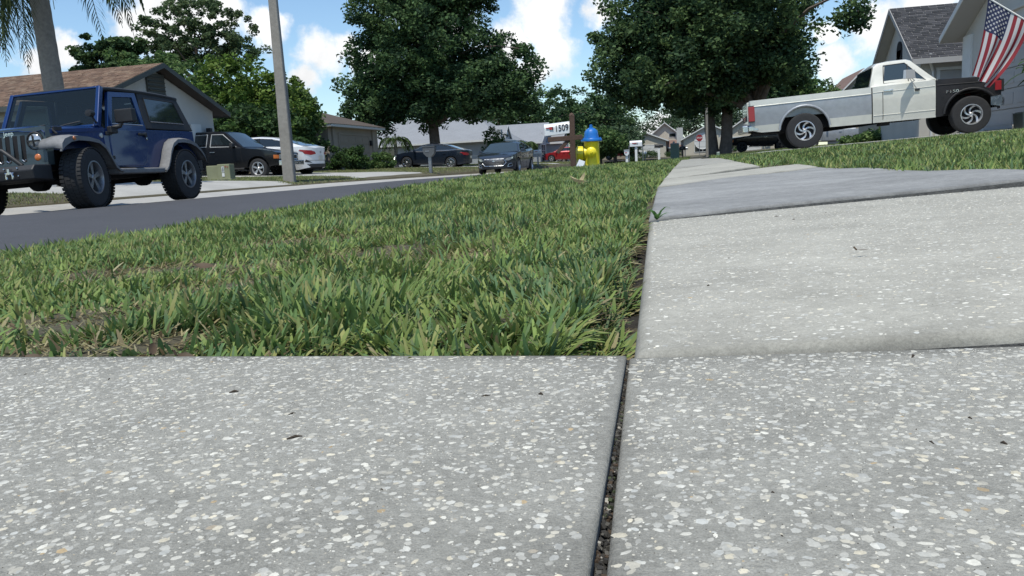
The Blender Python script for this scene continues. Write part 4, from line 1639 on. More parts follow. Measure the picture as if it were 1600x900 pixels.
    def front_x(s, y, z, end):
        # bisect along x for the point where the half width at this height equals |y|
        a, b = (0., s.xf) if end > 0 else (0., s.xr)
        for _ in range(26):
            m = (a + b) / 2
            zb = s.zb(m)
            ok = s.y(m, min(z, zb)) > abs(y) and zb >= z - .0
            if ok:
                a = m
            else:
                b = m
        return a

    def screen(s, xa, xb, name='windshield', mt=None, inset=.07, off=.008):
        """glass lying on the sloped part of the roof line between xa and xb"""
        mb = MB()
        R_ = []
        for x in np.linspace(xa, xb, 9):
            zb = s.zb(x) - .01
            zr = max(interp(s.roof, x), zb + .012)
            w = s.y(x, max(zb, zr - .05)) - inset
            h = zr - zb
            R_.append([(x, w * q, zr + .03 * (1 - (q * w / (w + inset - .05)) ** 2) * min(1, h / .3) + off) for q in np.linspace(1, -1, 9)])
        mb.grid(R_)
        return mb.build(name, mt or MT['glass_blue'], s.root, smooth=60)

    def under(s, w=None, top=None):
        mb = MB()
        w = w or interp(s.Wd, 0) - .3
        zt = top or (s.zb(0) - .12)
        mb.bb(s.xr + .25, s.xf - .3, -w, w, interp(s.low, 0) + .02, min(zt, s.zb(s.xf - .35) - .08))
        f = interp(s.low, 0)
        mb.bb(s.axles[0] + s.ra, s.axles[1] - s.ra, -w - .2, w + .2, f + .02, f + .12) if len(s.axles) > 1 else None
        for a in s.axles:
            mb.tube([(a, -w - .25, s.R), (a, w + .25, s.R)], .05, 8)
            mb.bb(a - s.ra - .05, a + s.ra + .05, -w - .12, w + .12, s.az + s.ra - .03, s.az + s.ra + .0)
        return mb.build('underbody', MT['dark'], s.root)


def wheel(root, x, y, R, w, rr, style, rim_m, steer=0., tread=False, name='wheel', spokes=5):
    """tyre mesh with a rim sub-part; outer face at +y*side"""
    sg = 1 if y > 0 else -1
    mb = MB()
    prof = [(rr * .97, -w * .5), (rr * 1.04, -w * .5), (R * .86, -w * .52), (R * .95, -w * .49), (R * .99, -w * .4), (R, -w * .25), (R, w * .25), (R * .99, w * .4), (R * .95, w * .49), (R * .86, w * .52), (rr * 1.04, w * .5), (rr * .97, w * .5), (rr * .96, w * .3), (rr * .96, -w * .3)]
    mb.lathe(prof, 40, 'y', close=True)
    if tread:
        n = 46
        for i in range(n):
            a = 2 * pi * i / n
            for q, (yy_, ww, dl) in enumerate(((-w * .42, w * .2, .5), (-w * .13, w * .2, 0), (w * .13, w * .2, .5), (w * .42, w * .2, 0))):
                aa = a + dl * 2 * pi / n
                mb.box((cos(aa) * R * .998, yy_, sin(aa) * R * .998), (.012, ww, R * 2 * pi / n * .72), ry=-aa)
    t = mb.build(name, MT['rubber'], root, smooth=40)
    t.location = (x, y, R)
    t.rotation_euler = (0, 0, steer)
    rm = MB()
    o = w * .5
    rm.lathe([(rr * .98, sg * (o - .12)), (rr * .98, sg * (o - .01)), (rr, sg * (o + .006)), (rr * .93, sg * (o + .008)), (rr * .88, sg * (o - .02)), (rr * .87, sg * (o - .12))], 40, 'y')
    rm.lathe([(rr * .0, sg * (o - .02)), (rr * .14, sg * (o - .018)), (rr * .2, sg * (o - .03)), (rr * .22, sg * (o - .08))], 20, 'y')
    if style == 'spoke':
        for i in range(spokes):
            a = 2 * pi * i / spokes + .3
            for r_a, r_b, wa, wb, oo in ((rr * .16, rr * .9, rr * .2, rr * .34, o - .03),):
                d = Vector((cos(a), 0, sin(a)))
                p = Vector((-sin(a), 0, cos(a)))
                v = []
                for dep in (0, -.05):
                    for (r_, w_) in ((r_a, wa), (r_b, wb)):
                        for q in (-1, 1):
                            c = d * r_ + p * w_ * .5 * q
                            v.append((c.x, sg * (oo + dep), c.z))
                rm.add(v, [(0, 1, 3, 2), (4, 6, 7, 5), (0, 2, 6, 4), (1, 5, 7, 3), (0, 4, 5, 1), (2, 3, 7, 6)])
    elif style == 'swirl':
        for i in range(spokes):
            a = 2 * pi * i / spokes
            for k in range(7):
                t0, t1 = k / 7, (k + 1) / 7
                pts = []
                for tt in (t0, t1):
                    r_ = rr * (.2 + .7 * tt)
                    aa = a + sg * .95 * tt
                    wd = rr * (.12 + .16 * tt)
                    for q in (-1, 1):
                        pts.append((r_ * cos(aa) - q * wd * sin(aa) * .5, sg * (o - .035 - .02 * sin(pi * tt)), r_ * sin(aa) + q * wd * cos(aa) * .5))
                pts2 = [(p[0], p[1] - sg * .03, p[2]) for p in pts]
                rm.add(pts + pts2, [(0, 1, 3, 2), (4, 6, 7, 5), (0, 2, 6, 4), (1, 5, 7, 3)])
    rim = rm.build('rim', rim_m, t, smooth=35)
    bd = MB()
    bd.lathe([(0.001, sg * (o - .085)), (rr * .9, sg * (o - .085))], 28, 'y')
    bd.build('brake_backing', MT['dark'], t)
    return t


def mirrors(car, x, z, mt, sides=(1, -1), s=1., arm=.06):
    for sg in sides:
        mb = MB()
        y = car.y(x, z)
        mb.box((x, sg * (y + arm + .08 * s), z + .03), (.12 * s, .2 * s, .13 * s), taper=(.8, .85))
        mb.box((x + .02, sg * (y + arm * .5), z - .02), (.05, arm + .04, .04))
        mb.build('mirror', mt, car.root, bevel=.02)


def handle(car, x, z, mt, sides=(1, -1)):
    for sg in sides:
        mb = MB()
        mb.box((x, sg * (car.y(x, z) + .018), z), (.19, .03, .035))
        mb.build('door_handle', mt, car.root, bevel=.008)


def plate(car, end, z, s=.5):
    mb = MB()
    x = car.front_x(0, z, end) + end * .02
    mb.box((x, 0, z), (.012, .31, .155))
    mb.build('license_plate', MT['plate'], car.root)


def sedan(label, loc, rz, mt, kind='mid', name='sedan', group=None, rim=None, rot=None, detail=2, ground=None, cat='car', front=True, rear=True, style_seed=0):
    root = thing(name, label, cat, loc, rz, group, rot=rot)
    low = [(-2.43, .42), (-2.3, .30), (-1.9, .21), (1.9, .19), (2.25, .22), (2.42, .30)]
    belt = [(-2.43, .86), (-2.41, 1.02), (-2.3, 1.07), (-1.95, 1.08), (-1.3, 1.03), (-.4, .98), (.6, .955), (1.1, .975), (1.6, .92), (2.1, .80), (2.32, .70), (2.42, .56)]
    roof = [(-2.12, 1.085), (-1.7, 1.2), (-1.2, 1.345), (-.7, 1.43), (-.2, 1.46), (.15, 1.445), (.45, 1.38), (1.22, .975)]
    Wd = [(-2.43, .84), (-1.8, .91), (-.8, .93), (.8, .93), (1.6, .92), (2.42, .86)]
    c = Car(root, low, belt, Wd, (-1.41, 1.40), .335, .40, nose=(.62, 2.3), tail=(.5, 2.6), roof=roof, k=.5)
    c.skin('body', mt, top=True, crown=.035)
    c.glasshouse(mt)
    c.under()
    c.side_glass([(-1.72, 1.1), (-1.25, 1.285), (-.8, 1.37), (-.25, 1.395), (.12, 1.375), (.4, 1.31), (.98, 1.03), (-.3, 1.03), (-1.3, 1.08)], 'side_window', MT['glass'], rim=MT['chrome'])
    c.side_line([(-.28, 1.0), (-.3, 1.4)], .022, mt=MT['black'], name='door_pillar', off=.01)
    c.side_line([(.98, .96), (1.0, .62), (.9, .3)], .005)
    c.side_line([(-.3, .97), (-.28, .6), (-.34, .28)], .005)
    c.side_line([(-1.15, 1.0), (-1.02, .72)], .005)
    c.side_line([(-1.0, .27), (1.0, .25)], .012, mt=MT['black'], name='sill_trim', off=.0)
    c.screen(.44, 1.2)
    c.screen(-2.05, -1.18, 'rear_window', MT['glass'])
    handle(c, .06, .84, mt)
    handle(c, -1.0, .87, mt)
    mirrors(c, .86, 1.0, mt)
    for ax in c.axles:
        for sg in (1, -1):
            wheel(root, ax, sg * .815, .335, .22, .23, 'spoke', rim or MT['alloy'], spokes=9 if style_seed else 5)
    # front
    c.end_panel([(-.42, .36), (.42, .36), (.55, .50), (.44, .66), (-.44, .66), (-.55, .50)], 1, 'grille', MT['black'], rim=MT['chrome'], rim_r=.018)
    for z in (.42, .48, .54, .6):
        mb = MB()
        mb.tube([(c.front_x(y, z, 1) + .016, y, z) for y in np.linspace(-.45, .45, 9)], .006, 4)
        mb.build('grille_bar', MT['dalloy'], root)
    mb = MB()
    mb.lathe([(.0, .0), (.06, .0)], 16, 'x', (c.front_x(0, .585, 1) + .028, 0, .585))
    mb.tube([(c.front_x(0, .585, 1) + .03, .07 * cos(a), .585 + .038 * sin(a)) for a in np.linspace(0, 2 * pi, 17)], .007, 5)
    mb.build('badge', MT['chrome'], root)
    c.end_panel([(.50, .60), (.66, .58), (.80, .66), (.83, .74), (.55, .69)], 1, 'headlight', MT['headlamp'], mirror=True, off=.012)
    c.end_panel([(.60, .30), (.78, .34), (.76, .46), (.64, .42)], 1, 'fog_light', MT['black'], mirror=True, rim=MT['chrome'], rim_r=.012)
    c.end_panel([(-.6, .235), (.6, .235), (.55, .31), (-.55, .31)], 1, 'lower_intake', MT['black'])
    # rear
    c.end_panel([(.36, .80), (.62, .76), (.83, .80), (.86, .92), (.60, .93), (.40, .88)], -1, 'taillight', MT['red_lens'], mirror=True, off=.012)
    c.side_glass([(-2.36, .80), (-2.36, .93), (-2.02, .96), (-1.98, .92)], 'taillight', MT['red_lens'], off=.01, rim=False)
    c.end_panel([(-.7, .30), (.7, .30), (.75, .43), (-.75, .43)], -1, 'rear_valance', MT['black'])
    c.end_panel([(.55, .46), (.8, .50), (.78, .60)], -1, 'rear_reflector', MT['black'], mirror=True)
    mb = MB()
    mb.tube([(c.front_x(y, .56, -1) - .012, y, .56) for y in np.linspace(-.75, .75, 11)], .006, 4)
    mb.build('bumper_seam', MT['dark'], root)
    plate(c, -1, .66)
    mb = MB()
    x = c.front_x(0, .86, -1) - .012
    mb.tube([(x, .055 * cos(a), .87 + .035 * sin(a)) for a in np.linspace(0, 2 * pi, 13)], .007, 5)
    mb.tube([(x, -.03, .85), (x, .03, .89)], .006, 5)
    mb.build('badge', MT['dalloy'], root)
    return root


def slope_rot(rz, pitch_up):
    """rotation for a vehicle heading rz whose nose is pitch_up higher (radians)"""
    return (Matrix.Rotation(rz, 3, 'Z') @ Matrix.Rotation(-pitch_up, 3, 'Y')).to_euler()


# --- moving grey sedan in the street
sedan('dark grey sedan driving towards the camera in the far lane of the street', (-8.57, 37.6, float(road_z(-8.4, 37.6)) - .01), radians(-91), MT['grey_car'], rim=MT['alloy'])
# --- white sedan nosed in at the driveway
sedan('white sedan parked nose-in, its tail half hidden by the concrete utility pole', (-16.3, 28.75, .40), 0, MT['white_car'], rot=slope_rot(radians(180), .035), rim=MT['alloy'])
# --- black sedan side on
sedan('long black sedan with bright multi-spoke wheels parked in the tan house driveway', (-15.6, 47.9, .375), 0, MT['navy_paint'], rot=slope_rot(radians(180), .05), rim=MT['chrome'], style_seed=1)
# --- far red and white cars
sedan('low red sports coupe parked in front of the white-columned entry', (-12.8, 84.2, .36), 0, MT['red_car'], name='coupe', rot=slope_rot(radians(180), .02))
sedan('white car parked behind the red coupe', (-12.4, 87.3, .36), 0, MT['white_car'], rot=slope_rot(radians(180), .02))


# --- pickups
def pickup(label, loc, rot, body_m, low_z=.40, name='pickup_truck', L_=(-2.45, 2.3), axles=(-1.45, 1.42), R=.35, Wm=.86, rooftop=1.62, beltz=1.08, glass=None, trim=None, ext=True, rim=None, group=None, bed_cover=False):
    root = thing(name, label, 'pickup', loc, 0, group, rot=rot)
    xr, xf = L_
    low = [(xr, low_z + .06), (xr + .3, low_z), (xf - .5, low_z), (xf, low_z + .1)]
    belt = [(xr, beltz - .02), (xr + .02, beltz), (-.75, beltz), (.55, beltz - .01), (.85, beltz - .01), (1.25, beltz - .04), (xf - .25, beltz - .14), (xf - .03, beltz - .2), (xf, beltz - .3)]
    x_back = -1.25 if ext else -.62
    roof = [(x_back - .06, beltz + .02), (x_back, rooftop - .09), (x_back + .12, rooftop), (-.2, rooftop + .01), (.12, rooftop - .03), (.9, beltz + .0)]
    Wd = [(xr, Wm - .02), (xr + .5, Wm), (xf - .5, Wm), (xf, Wm - .05)]
    c = Car(root, low, belt, Wd, axles, R, R + .085, nose=(.3, 4.), tail=(.12, 6.), roof=roof, k=.34, bulge=.05)
    c.skin('body', body_m, top=True, crown=.03)
    c.glasshouse(body_m)
    c.under(w=Wm - .28)
    fx = .12
    c.side_glass([(-.42, beltz + .04), (-.42, rooftop - .1), (.02, rooftop - .1), (.62, beltz + .04)], 'side_window', MT['glass'], rim=trim or True)
    if ext:
        c.side_glass([(-1.12, beltz + .04), (-1.12, rooftop - .12), (-.58, rooftop - .1), (-.58, beltz + .04)], 'quarter_window', MT['glass'], rim=trim or True)
    c.screen(.16, .86)
    c.side_line([(.78, beltz - .02), (.82, low_z + .06)], .006)
    c.side_line([(-.5, beltz - .02), (-.52, low_z + .06)], .006)
    handle(c, -.32, beltz - .14, MT['chrome'])
    mirrors(c, .52, beltz + .07, MT['black'], s=1.1)
    mb = MB()
    mb.bb(xf - .03, xf + .1, -Wm + .03, Wm - .03, low_z + .05, low_z + .23)
    mb.build('bumper', MT['chrome'] if trim else MT['black'], root, bevel=.02)
    mb = MB()
    mb.bb(xr - .14, xr + .02, -Wm + .05, Wm - .05, low_z + .06, low_z + .24)
    mb.build('bumper', MT['chrome'], root, bevel=.02)
    g0, g1 = low_z + .27, beltz - .25
    c.end_panel([(-.46, g0), (.46, g0), (.46, g1), (-.46, g1)], 1, 'grille', MT['black'], rim=MT['chrome'])
    c.end_panel([(.50, g0 + .01), (.72, g0 + .01), (.72, g1), (.50, g1)], 1, 'headlight', MT['headlamp'], mirror=True)
    c.side_glass([(xf - .22, g0 + .02), (xf - .22, g1 - .01), (xf - .06, g1 - .02), (xf - .06, g0 + .02)], 'corner_light', MT['amber'], off=.012, rim=False)
    c.side_glass([(xr + .02, beltz - .42), (xr + .02, beltz - .1), (xr + .14, beltz - .1), (xr + .14, beltz - .42)], 'taillight', MT['red_lens'], off=.008, rim=False)
    mb = MB()
    mb.tube([(axles[0] + R + .15, Wm + .03, low_z - .05), (axles[1] - R - .15, Wm + .03, low_z - .05)], .035, 8)
    mb.tube([(axles[0] + R + .15, -Wm - .03, low_z - .05), (axles[1] - R - .15, -Wm - .03, low_z - .05)], .035, 8)
    mb.build('running_board', MT['black'], root)
    for ax in axles:
        for sg in (1, -1):
            wheel(root, ax, sg * (Wm - .12), R, .24, R * .66, 'spoke', rim or MT['alloy'], spokes=5)
    return root


pickup('black compact pickup with chrome window trim parked beside the white sedan', (-16.32, 26.75, .355), slope_rot(0, -.035), MT['black_paint'], trim=MT['bright_trim'], rim=MT['alloy'], L_=(-2.6, 2.25), rooftop=1.66)
pickup('red pickup parked sideways at the street end right of the hydrant', (-9.2, 108, .26), slope_rot(radians(180), 0), MT['red_car'], Wm=.95, R=.38, low_z=.5, beltz=1.25, rooftop=1.85, rim=MT['dalloy'])
pickup('black pickup parked on the far driveway beyond the twin-trunked oak', (5.3, 66, .30), slope_rot(radians(178), .02), MT['black_paint'], Wm=.95, R=.4, low_z=.5, beltz=1.25, rooftop=1.85, rim=MT['black'])
pickup('grey pickup seen beneath the bed of the two-tone truck', (9.6, 60, .34), slope_rot(radians(180), .02), MT['silver'], Wm=.95, R=.38, low_z=.5, beltz=1.2, rooftop=1.8)
sedan('dark car parked behind the hydrant beside the red pickup', (-13.6, 104, .30), 0, MT['black_paint'], rot=slope_rot(radians(180), .0))

# --- the two-tone full size pickup on the right driveway
TP = radians(2.43)
root = thing('pickup_truck', 'old two-tone pickup, silver and white with a flat black front end', 'pickup', (4.13, 19.88, right_drive(4.13, 19) + .005), 0, rot=slope_rot(0, TP))
TW = .985
xr, xf = -2.82, 2.26
low = [(xr, .50), (xr + .25, .44), (-1.1, .41), (1.0, .40), (1.25, .43), (xf - .1, .50), (xf, .56)]
belt = [(xr, 1.13), (xr + .015, 1.15), (-.28, 1.165), (-.24, 1.165), (.9, 1.175), (1.02, 1.175), (1.35, 1.165), (2.1, 1.125), (2.2, 1.10), (xf, 1.0)]
roof = [(-.31, 1.17), (-.2, 1.6), (-.12, 1.665), (.1, 1.69), (.46, 1.69), (.55, 1.655), (1.02, 1.18)]
Wd = [(xr, TW - .015), (xr + .6, TW), (1.5, TW), (xf, TW - .03)]
t = Car(root, low, belt, Wd, (-1.665, 1.66), .385, .52, nose=(.06, 7.), tail=(.09, 7.), roof=roof, k=.36, bulge=.05, arch_z=.40)
stripe = lambda x: 1.015 + .01 * (x + 2.8) / 2.6
lowband = lambda x: .60
t.skin('bed_side', MT['silver'], xr, -.285, lo=lowband, hi=stripe, rows=7, flange=0)
t.skin('lower_bed_side', MT['cream'], xr, -.285, hi=lambda x: max(.60, t.zl(x) + .01), rows=3, off=-.001)
t.skin('bed_rail', MT['cream'], xr, -.285, lo=stripe, hi=lambda x: t.zb(x), rows=4, off=.001, flange=.05)
t.skin('cab_side', MT['cream'], -.262, .985, rows=9, off=.0)
t.skin('front_fender', MT['primer'], .992, xf, rows=9, top=True, crown=.05, off=-.001)
# cream cowl, bed interior, tailgate
mb = MB()
mb.grid([[(x, t.y(x, t.zb(x)) * q, t.zb(x) + .045 * (1 - q * q) + .012) for q in np.linspace(.98, -.98, 9)] for x in (.86, .98, 1.10)])
mb.build('cowl', MT['cream'], root, smooth=40)
mb = MB()
for sg in (1, -1):
    mb.grid([[(x, sg * (t.y(x, t.zb(x)) + .001), t.zb(x)), (x, sg * (TW - .09), t.zb(x) + .004), (x, sg * (TW - .10), .72)] for x in (xr + .02, -1.5, -.30)])
mb.grid([[(xr + .05, -TW + .1, .72), (xr + .05, TW - .1, .72)], [(-.30, -TW + .1, .72), (-.30, TW - .1, .72)]])
mb.grid([[(-.30, -TW + .1, .72), (-.30, TW - .1, .72)], [(-.30, -TW + .1, 1.16), (-.30, TW - .1, 1.16)]])
mb.build('bed_liner', MT['dalloy'], root)
mb = MB()
mb.bb(xr - .03, xr + .03, -.78, .78, .62, 1.13)
tg = mb.build('tailgate', MT['cream'], root, bevel=.012)
mb = MB()
mb.bb(xr - .038, xr - .031, -.74, .74, .72, .84)
mb.build('tailgate_band', MT['black'], tg)
text_mesh('lettering', 'FORD', .13, MT['red_lens'], tg, (xr - .040, 0, .78), (pi / 2, 0, -pi / 2), .001, 1.8)
t.glasshouse(MT['cream'], crown=.025)
t.under(w=TW - .34, top=.8)
for sg in (1, -1):
    mb = MB()
    pts = [(-1.665 + .53 * cos(a), sg * (t.y(-1.665, .85) + .006), .40 + .53 * sin(a)) for a in np.linspace(.1, pi - .1, 18)]
    mb.tube(pts, .026, 7)
    mb.build('wheel_arch', MT['silver'], root, smooth=60)
    mb = MB()
    pts = [(1.66 + .525 * cos(a), sg * (t.y(1.66, .85) - .008), .40 + .525 * sin(a)) for a in np.linspace(.1, pi - .1, 18)]
    mb.tube(pts, .028, 7)
    mb.build('wheel_arch', MT['primer'], root, smooth=60)
t.side_glass([(-.03, 1.215), (0, 1.60), (.42, 1.61), (.80, 1.20)], 'side_window', MT['glass_blue'], rim=MT['black'], off=.008)
t.side_line([(.46, 1.21), (.47, 1.575)], .012, mt=MT['black'], name='window_divider', off=.012)
# the cab roof panel meets the window: dark rear glass
mb = MB()
mb.grid([[(-.315, y, 1.20), (-.222, y * .93, 1.585)] for y in np.linspace(-.84, .84, 7)])
o = mb.build('rear_window', MT['glass'], root)
t.side_line([(-.06, 1.17), (-.06, .46)], .006, off=.003)
t.side_line([(.985, 1.17), (.985, .44)], .007, off=.001)
t.side_line([(-.273, 1.16), (-.273, .44)], .014, mt=MT['dark'], name='cab_gap', off=-.012)
t.side_line([(-.25, 1.045), (.97, 1.05)], .006, mt=MT['cream'], name='body_line', off=.004)
t.side_line([(1.0, 1.06), (2.1, 1.03)], .006, mt=MT['primer'], name='body_line', off=.004)
t.side_line([(xr + .1, 1.018), (-.30, 1.028)], .010, mt=MT['cream'], name='rail_molding', off=.004)
t.side_line([(-.25, .56), (.97, .56)], .006, mt=MT['cream'], name='rocker_line', off=.002)
t.side_line([(-.06, 1.0), (.9, 1.0)], .004, mt=MT['dark'], name='crease', off=-.001) if False else None
handle(t, .05, 1.06, MT['chrome'])
for sg in (1, -1):
    mb = MB()
    y = t.y(.45, 1.1)
    mb.box((.43, sg * (y + .17), 1.34), (.07, .29, .18), taper=(.8, .9), rz=sg * .95)
    mb.tube([(.43, sg * (y + .18), 1.26), (.62, sg * (y + .01), 1.02)], .010, 6)
    mb.tube([(.43, sg * (y + .1), 1.30), (.58, sg * (y - .03), 1.22)], .010, 6)
    mb.build('mirror', MT['mirror_shell'], root, bevel=.012)
    mb = MB()
    mb.box((.62, sg * (y + .015), 1.01), (.09, .03, .04))
    mb.build('mirror_foot', MT['black'], root)
    mb = MB()
    mb.box((xr + .05, sg * (TW - .055), .86), (.135, .10, .33))
    mb.build('taillight', MT['red_lens'], root, bevel=.01)
    mb = MB()
    mb.box((xr + .05, sg * (TW - .06), .86), (.125, .105, .36))
    mb.build('taillight_bezel', MT['black'], root)
    mb = MB()
    mb.box((2.175, sg * (TW - .045), .93), (.12, .07, .19))
    mb.build('marker_light', MT['red_lens'], root, bevel=.008)
    mb = MB()
    mb.box((2.26, sg * .70, .93), (.03, .34, .2))
    mb.build('headlight', MT['headlamp'], root, bevel=.01)
bm_ = MB()
bm_.bb(2.24, 2.30, -.93, .93, .80, 1.06)
bm_.build('grille', MT['black'], root, bevel=.01)
bm_ = MB()
rows = []
for yq in np.linspace(-1, 1, 21):
    xx = 2.40 - .16 * abs(yq) ** 4
    yy_ = yq * 1.0
    rows.append([(xx - .10, yy_, .50), (xx, yy_, .52), (xx + .02, yy_, .60), (xx + .01, yy_, .68), (xx - .07, yy_, .73), (xx - .14, yy_, .73)])
bm_.grid(rows)
for sg in (1, -1):
    bm_.grid([[(2.24, sg * 1.0, .50), (2.24, sg * 1.0, .73)], [(2.02, sg * 1.01, .54), (2.02, sg * 1.01, .71)]])
bm_.build('front_bumper', MT['chrome'], root, smooth=40)
bm_ = MB()
bm_.bb(xr - .16, xr - .03, -.92, .92, .46, .62)
bm_.bb(xr - .03, xr + .2, -.93, -.89, .48, .6)
bm_.bb(xr - .03, xr + .2, .89, .93, .48, .6)
bm_.build('rear_bumper', MT['chrome'], root, bevel=.02)
bm_ = MB()
bm_.tube([(-1.665, 0, .36), (-1.665 + 1.4, 0, .42), (.9, 0, .5)], .05, 8)
bm_.bb(-2.4, -2.0, -.5, .5, .4, .62)
bm_.tube([(-2.2, -.55, .44), (-2.45, -.75, .42), (-2.75, -.78, .42)], .035, 8)
bm_.bb(-2.7, 2.0, -.45, -.36, .44, .58)
bm_.bb(-2.7, 2.0, .36, .45, .44, .58)
bm_.bb(-.1, .1, -.8, -.5, .33, .43)
bm_.build('chassis', MT['dark'], root)
text_mesh('badge', 'F150', .085, MT['chrome'], root, (1.30, -(t.y(1.3, .93) + .006), .90), (pi / 2, 0, 0), .004, 1.5)
for ax in (-1.665, 1.66):
    for sg in (1, -1):
        wheel(root, ax, sg * (TW - .13), .385, .27, .215, 'swirl', MT['alloy'], spokes=6)

# --- blue two-door off-roader (parked, facing the camera)
JR = (Matrix.Rotation(radians(-84.8), 3, 'Z') @ Matrix.Rotation(radians(2.2), 3, 'X')).to_euler()
root = thing('offroad_car', 'deep blue two-door off-roader with black hardtop and chunky tyres parked at the curb', 'suv', (-8.86, 10.53, .022), 0, rot=JR)
JB, JT, JF, BK = MT['jeep_blue'], MT['jeep_top'], MT['jeep_flare'], MT['black']
W2 = .765


def arch_side(pts_out, ax_list, R, cz, n=14):
    return pts_out


# tub: side profile with arch cut-outs, extruded a little, both sides and closing panels
def tub_profile():
    P = [(.62, .56)]
    P += [(.62, 1.09), (-1.84, 1.12), (-1.86, .62), (-1.66, .60)]
    for a in np.linspace(pi * .97, .04 * pi, 12):
        P.append((-1.21 + .47 * cos(a), .44 + .47 * sin(a)))
    P += [(-.72, .52)]
    return P


P = tub_profile()
for sg in (1, -1):
    mb = MB()
    mb.prism(P, 'y', sg * (W2 - .10), sg * W2)
    mb.build('body_side', JB, root, bevel=.012)
mb = MB()
mb.bb(-1.86, -1.76, -W2 + .1, W2 - .1, .6, 1.12)
mb.build('tailgate', JB, root, bevel=.01)
# front fender sides below the hood (engine bay side)
for sg in (1, -1):
    mb = MB()
    mb.add([(.62, sg * .755, .72), (.62, sg * .755, 1.10), (1.60, sg * .62, 1.05), (1.60, sg * .62, .80), (.62, sg * .60, .72), (.62, sg * .6, 1.10), (1.60, sg * .5, 1.05), (1.60, sg * .5, .80)], [(0, 1, 2, 3), (4, 7, 6, 5), (0, 3, 7, 4), (1, 5, 6, 2), (0, 4, 5, 1), (3, 2, 6, 7)])
    mb.build('engine_bay_side', JB, root)
# hood
mb = MB()
rows = []
for x in np.linspace(.60, 1.675, 13):
    tt = (x - .60) / 1.075
    hw = .765 - .115 * tt
    zc = 1.15 - .05 * tt - .06 * max(0, tt - .86) / .14
    ze = 1.10 - .05 * tt - .04 * max(0, tt - .9) / .1
    rows.append([(x, hw, ze - .05), (x, hw, ze), (x, hw * .95, ze + .03)] + [(x, hw * q, zc - .015 * abs(q) * (1 if abs(q) > .6 else 0) + (.018 if abs(q) < .5 else 0)) for q in (.8, .55, .45, .2, 0, -.2, -.45, -.55, -.8)] + [(x, -hw * .95, ze + .03), (x, -hw, ze), (x, -hw, ze - .05)])
mb.grid(rows)
mb.build('hood', JB, root, smooth=40)
# grille with seven slots
GX = 1.70
mb = MB()
rows_ = []
slots = [(-.33 + .11 * k) for k in range(7)]


def gxf(z):
    return GX - .05 * max(0, (z - .62)) / .48


cols_y = [-.66, -.62]
for sx in slots:
    cols_y += [sx - .034, sx + .034]
cols_y += [.62, .66]
zs_ = [.60, .66, 1.0, 1.075, 1.09]
mbg = MB()
for i in range(len(cols_y) - 1):
    y0_, y1_ = cols_y[i], cols_y[i + 1]
    slot = any(abs((y0_ + y1_) / 2 - sx) < .01 for sx in slots)
    for j in range(len(zs_) - 1):
        if slot and j == 1:
            continue
        z0_, z1_ = zs_[j], zs_[j + 1]
        mbg.add([(gxf(z0_), y0_, z0_), (gxf(z0_), y1_, z0_), (gxf(z1_), y1_, z1_), (gxf(z1_), y0_, z1_)], [(0, 1, 2, 3)])
        mbg.add([(gxf(z0_) - .07, y0_, z0_), (gxf(z0_) - .07, y1_, z0_), (gxf(z1_) - .07, y1_, z1_), (gxf(z1_) - .07, y0_, z1_)], [(3, 2, 1, 0)]) if j != 1 or not slot else None
for sx in slots:
    for q in (-.034, .034):
        mbg.add([(gxf(.66), sx + q, .66), (gxf(1.0), sx + q, 1.0), (gxf(1.0) - .07, sx + q, 1.0), (gxf(.66) - .07, sx + q, .66)], [(0, 1, 2, 3)])
for q in (-.66, .66):
    mbg.add([(gxf(.6), q, .60), (gxf(1.09), q, 1.09), (gxf(1.09) - .12, q, 1.09), (gxf(.6) - .12, q, .60)], [(0, 1, 2, 3)])
MT['grille_grey'] = mat('dark_grille_paint', (.035, .05, .055), .4, coat=.4, noise=[(5, .15, 4)])
gr = mbg.build('grille', MT['grille_grey'], root)
mb = MB()
mb.bb(GX - .14, GX - .09, -.6, .6, .62, 1.03)
mb.build('radiator', MT['dark'], root)
for sx in slots:
    mb = MB()
    mb.tube([(gxf(.67) + .002, sx - .03, .69), (gxf(.67) + .004, sx, .665), (gxf(.67) + .002, sx + .03, .69)], .009, 6)
    mb.build('slot_trim', MT['chrome'], gr)
text_mesh('badge', 'Jeep', .085, MT['chrome'], root, (gxf(1.04) + .004, .14, 1.035), (pi / 2, 0, pi / 2), .003)
for sg in (1, -1):
    mb = MB()
    mb.lathe([(.12, -.06), (.12, .012), (.105, .02), (.098, .0)], 28, 'x', (gxf(.93), sg * .505, .915))
    hl = mb.build('headlight_ring', BK, root, smooth=40)
    mb = MB()
    mb.lathe([(.001, .035), (.03, .034), (.06, .028), (.085, .014), (.1, -.004)], 28, 'x', (gxf(.93), sg * .505, .915))
    mb.build('headlight', MT['headlamp'], root, smooth=60)
    mb = MB()
    mb.bb(gxf(.9) + .02, gxf(.9) + .045, sg * .505 - .085, sg * .505 + .085, .905, .925)
    mb.tube([(gxf(.9) + .04, sg * .505, .84), (gxf(.9) + .04, sg * .505, .99)], .01, 6)
    mb.build('headlight_bar', BK, root)
    mb = MB()
    mb.lathe([(.001, .014), (.03, .012), (.046, .004), (.05, -.01)], 20, 'x', (gxf(.72), sg * .52, .70))
    mb.build('turn_signal', MT['amber'], root, smooth=60)
    mb = MB()
    mb.tube([(1.52, sg * .65, 1.055), (1.50, sg * .70, .99)], .02, 6)
    mb.box((1.45, sg * .675, 1.065), (.14, .035, .05), rz=-sg * .1)
    mb.build('hood_latch', BK, root, bevel=.006)
# flares


